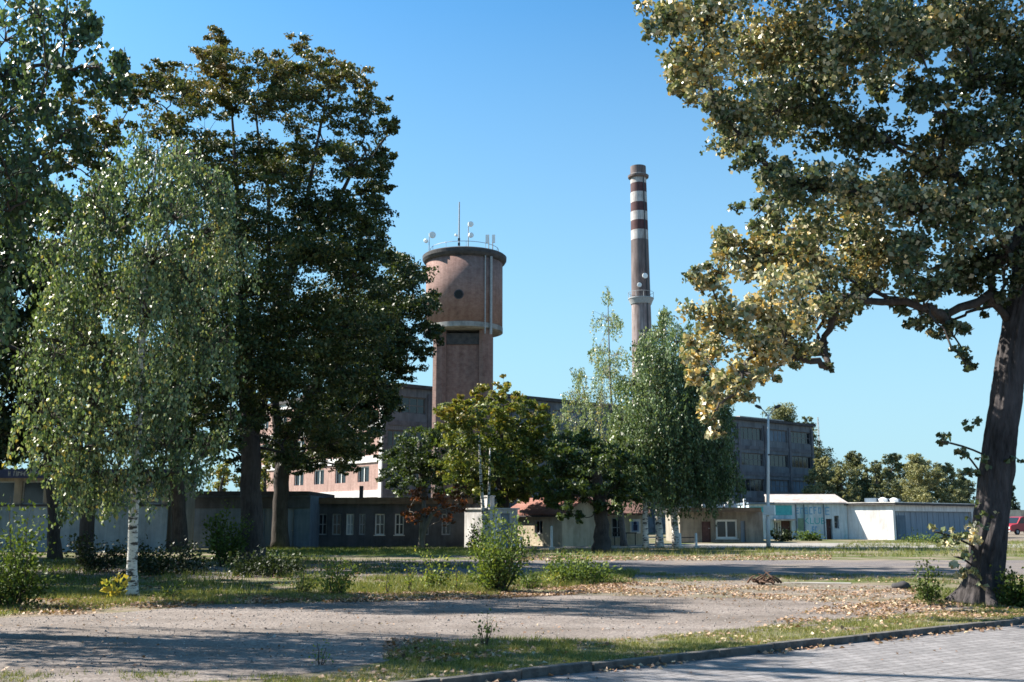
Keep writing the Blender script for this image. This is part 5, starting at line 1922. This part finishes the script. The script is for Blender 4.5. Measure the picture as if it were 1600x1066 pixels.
def pebbles(poly, n, sz, seed, zz):
    rs = np.random.RandomState(seed)
    q = region(rs, n, poly)
    s_ = sz * rs.uniform(.4, 1.6, n) ** 1.5
    an = rs.rand(n) * 6.28
    k = [np.stack([q[:, 0] + np.cos(an + i * 2.09) * s_, q[:, 1] + np.sin(an + i * 2.09) * s_ * .8, np.full(n, zz)], 1) for i in range(3)]
    top = np.stack([q[:, 0] + rs.normal(0, .2, n) * s_, q[:, 1], zz + s_ * rs.uniform(.5, 1.1, n)], 1)
    for i in range(3):
        PV.append(np.stack([k[i], k[(i + 1) % 3], top], 1))
        PT.append(rs.RandomState(seed).rand(n) if False else np.random.RandomState(seed).rand(n))


pathpoly = [(-60, 1075), (-60, 968), (180, 958), (320, 946), (560, 941), (960, 926), (1150, 921), (1400, 932), (1480, 946), (1300, 972), (1000, 1001), (690, 1012), (600, 1033), (420, 1060)]
pebbles(pathpoly, 7000, .009, 401, .004)
pebbles(pathpoly, 350, .018, 402, .004)
pebbles([(880, 930), (960, 905), (1120, 898), (1230, 912), (1400, 916), (1460, 935)], 2500, .012, 403, .008)
V = np.concatenate(PV)
npb = len(V)
me = bpy.data.meshes.new('pebbles')
me.vertices.add(npb * 3)
me.vertices.foreach_set('co', V.reshape(-1).astype(np.float32))
me.loops.add(npb * 3)
me.loops.foreach_set('vertex_index', np.arange(npb * 3, dtype=np.int32))
me.polygons.add(npb)
me.polygons.foreach_set('loop_start', np.arange(0, npb * 3, 3, dtype=np.int32))
me.polygons.foreach_set('loop_total', np.full(npb, 3, dtype=np.int32))
at_ = me.attributes.new('tone', 'FLOAT', 'FACE')
at_.data.foreach_set('value', np.concatenate(PT).astype(np.float32))
tm = NT('pebble_stone')
ta = tm.n("ShaderNodeAttribute")
ta.attribute_name = 'tone'
me.materials.append(tm.done(tm.bsdf(tm.ramp(ta.outputs['Fac'], [(0, (0.06, 0.052, 0.048)), (0.6, (0.19, 0.168, 0.155)), (1, (0.36, 0.34, 0.32))]), 0.9, 0.2)))
me.update(calc_edges=True)
po_ = bpy.data.objects.new('pebbles', me)
COL.objects.link(po_)
tag(po_, 'loose grey pebbles scattered over the gravel path', 'pebbles', kind='stuff')

LC, LL, LT = [], [], []


def litter(poly, n, sz, tone, seed, thr=-.4, f=1.3, zz=.012):
    rs = np.random.RandomState(seed)
    q = region(rs, n, poly)
    q = q[patchy(rs, q, f, thr)]
    m = len(q)
    LC.append(np.concatenate([q, np.full((m, 1), zz) + rs.rand(m, 1) * .03], 1))
    LL.append(sz * rs.uniform(.5, 1.3, m))
    LT.append(tone + rs.normal(0, .22, m))


litter([(-40, 966), (-40, 940), (330, 932), (780, 924), (800, 936), (560, 942), (320, 948), (120, 962)], 7000, .075, .5, 301, -.1)
litter([(380, 945), (420, 930), (800, 926), (960, 912), (1000, 925), (760, 937), (560, 942)], 7500, .075, .6, 302, -.5)
litter([(780, 922), (860, 905), (980, 900), (1000, 915), (900, 930), (800, 935)], 2600, .07, .35, 303, -.6)
litter([(940, 932), (1000, 912), (1250, 918), (1430, 918), (1480, 945), (1430, 955), (1250, 945), (1100, 938)], 6500, .065, .6, 304, -.1)
litter([(1200, 975), (1300, 945), (1480, 940), (1640, 940), (1640, 962), (1450, 968)], 3000, .075, .6, 305, -.3)
litter(verge, 1500, .07, .75, 306, 0)
litter([(600, 1030), (600, 1000), (760, 1005), (780, 1030), (680, 1040)], 900, .07, .4, 307, -.5)
litter([(-40, 1066), (-40, 965), (600, 940), (1480, 940), (1200, 980), (700, 1008), (420, 1066)], 1600, .05, .5, 308, .3)
litter([(-100, 930), (-100, 880), (480, 875), (700, 895), (480, 925)], 5000, .09, .3, 309, -.1)
litter([(800, 878), (1300, 876), (1300, 868), (800, 870)], 2500, .12, .6, 310, -.5)
litter([(960, 900), (1600, 900), (1600, 912), (960, 912)], 1200, .07, .55, 311, 0)
# along the foot of the kerb, on the paved road
rs = np.random.RandomState(320)
m = 900
t_ = rs.rand(m) * 22 - 4
q = K0 + kd * t_[:, None] - kn * (0.02 + np.abs(rs.normal(0, .12, m)))[:, None]
q = q[patchy(rs, q, 1.1, .0)]
LC.append(np.concatenate([q, np.full((len(q), 1), LOW + .012) + rs.rand(len(q), 1) * .02], 1))
LL.append(.07 * rs.uniform(.5, 1.3, len(q)))
LT.append(.62 + rs.normal(0, .2, len(q)))
m = 260
q = K0 + kd * (rs.rand(m) * 26 - 4)[:, None] - kn * (rs.rand(m) * 6)[:, None]
LC.append(np.concatenate([q, np.full((m, 1), LOW + .012)], 1))
LL.append(.05 * rs.uniform(.4, 1.2, m))
LT.append(.3 + rs.normal(0, .2, m))
C = np.concatenate(LC)
n = len(C)
A = np.stack([rs.normal(size=n), rs.normal(size=n), rs.normal(0, .25, n)], 1)
Lv = np.concatenate(LL)
lo_ = leaf_object('fallen_leaves', C, A, unit(rs.normal(0, .4, (n, 3)) + np.array([0, 0, 1.0])), Lv, Lv * .75, np.concatenate(LT), M['litter'])
tag(lo_, 'brown and orange fallen leaves strewn over path edge and verge', 'leaves', kind='stuff')
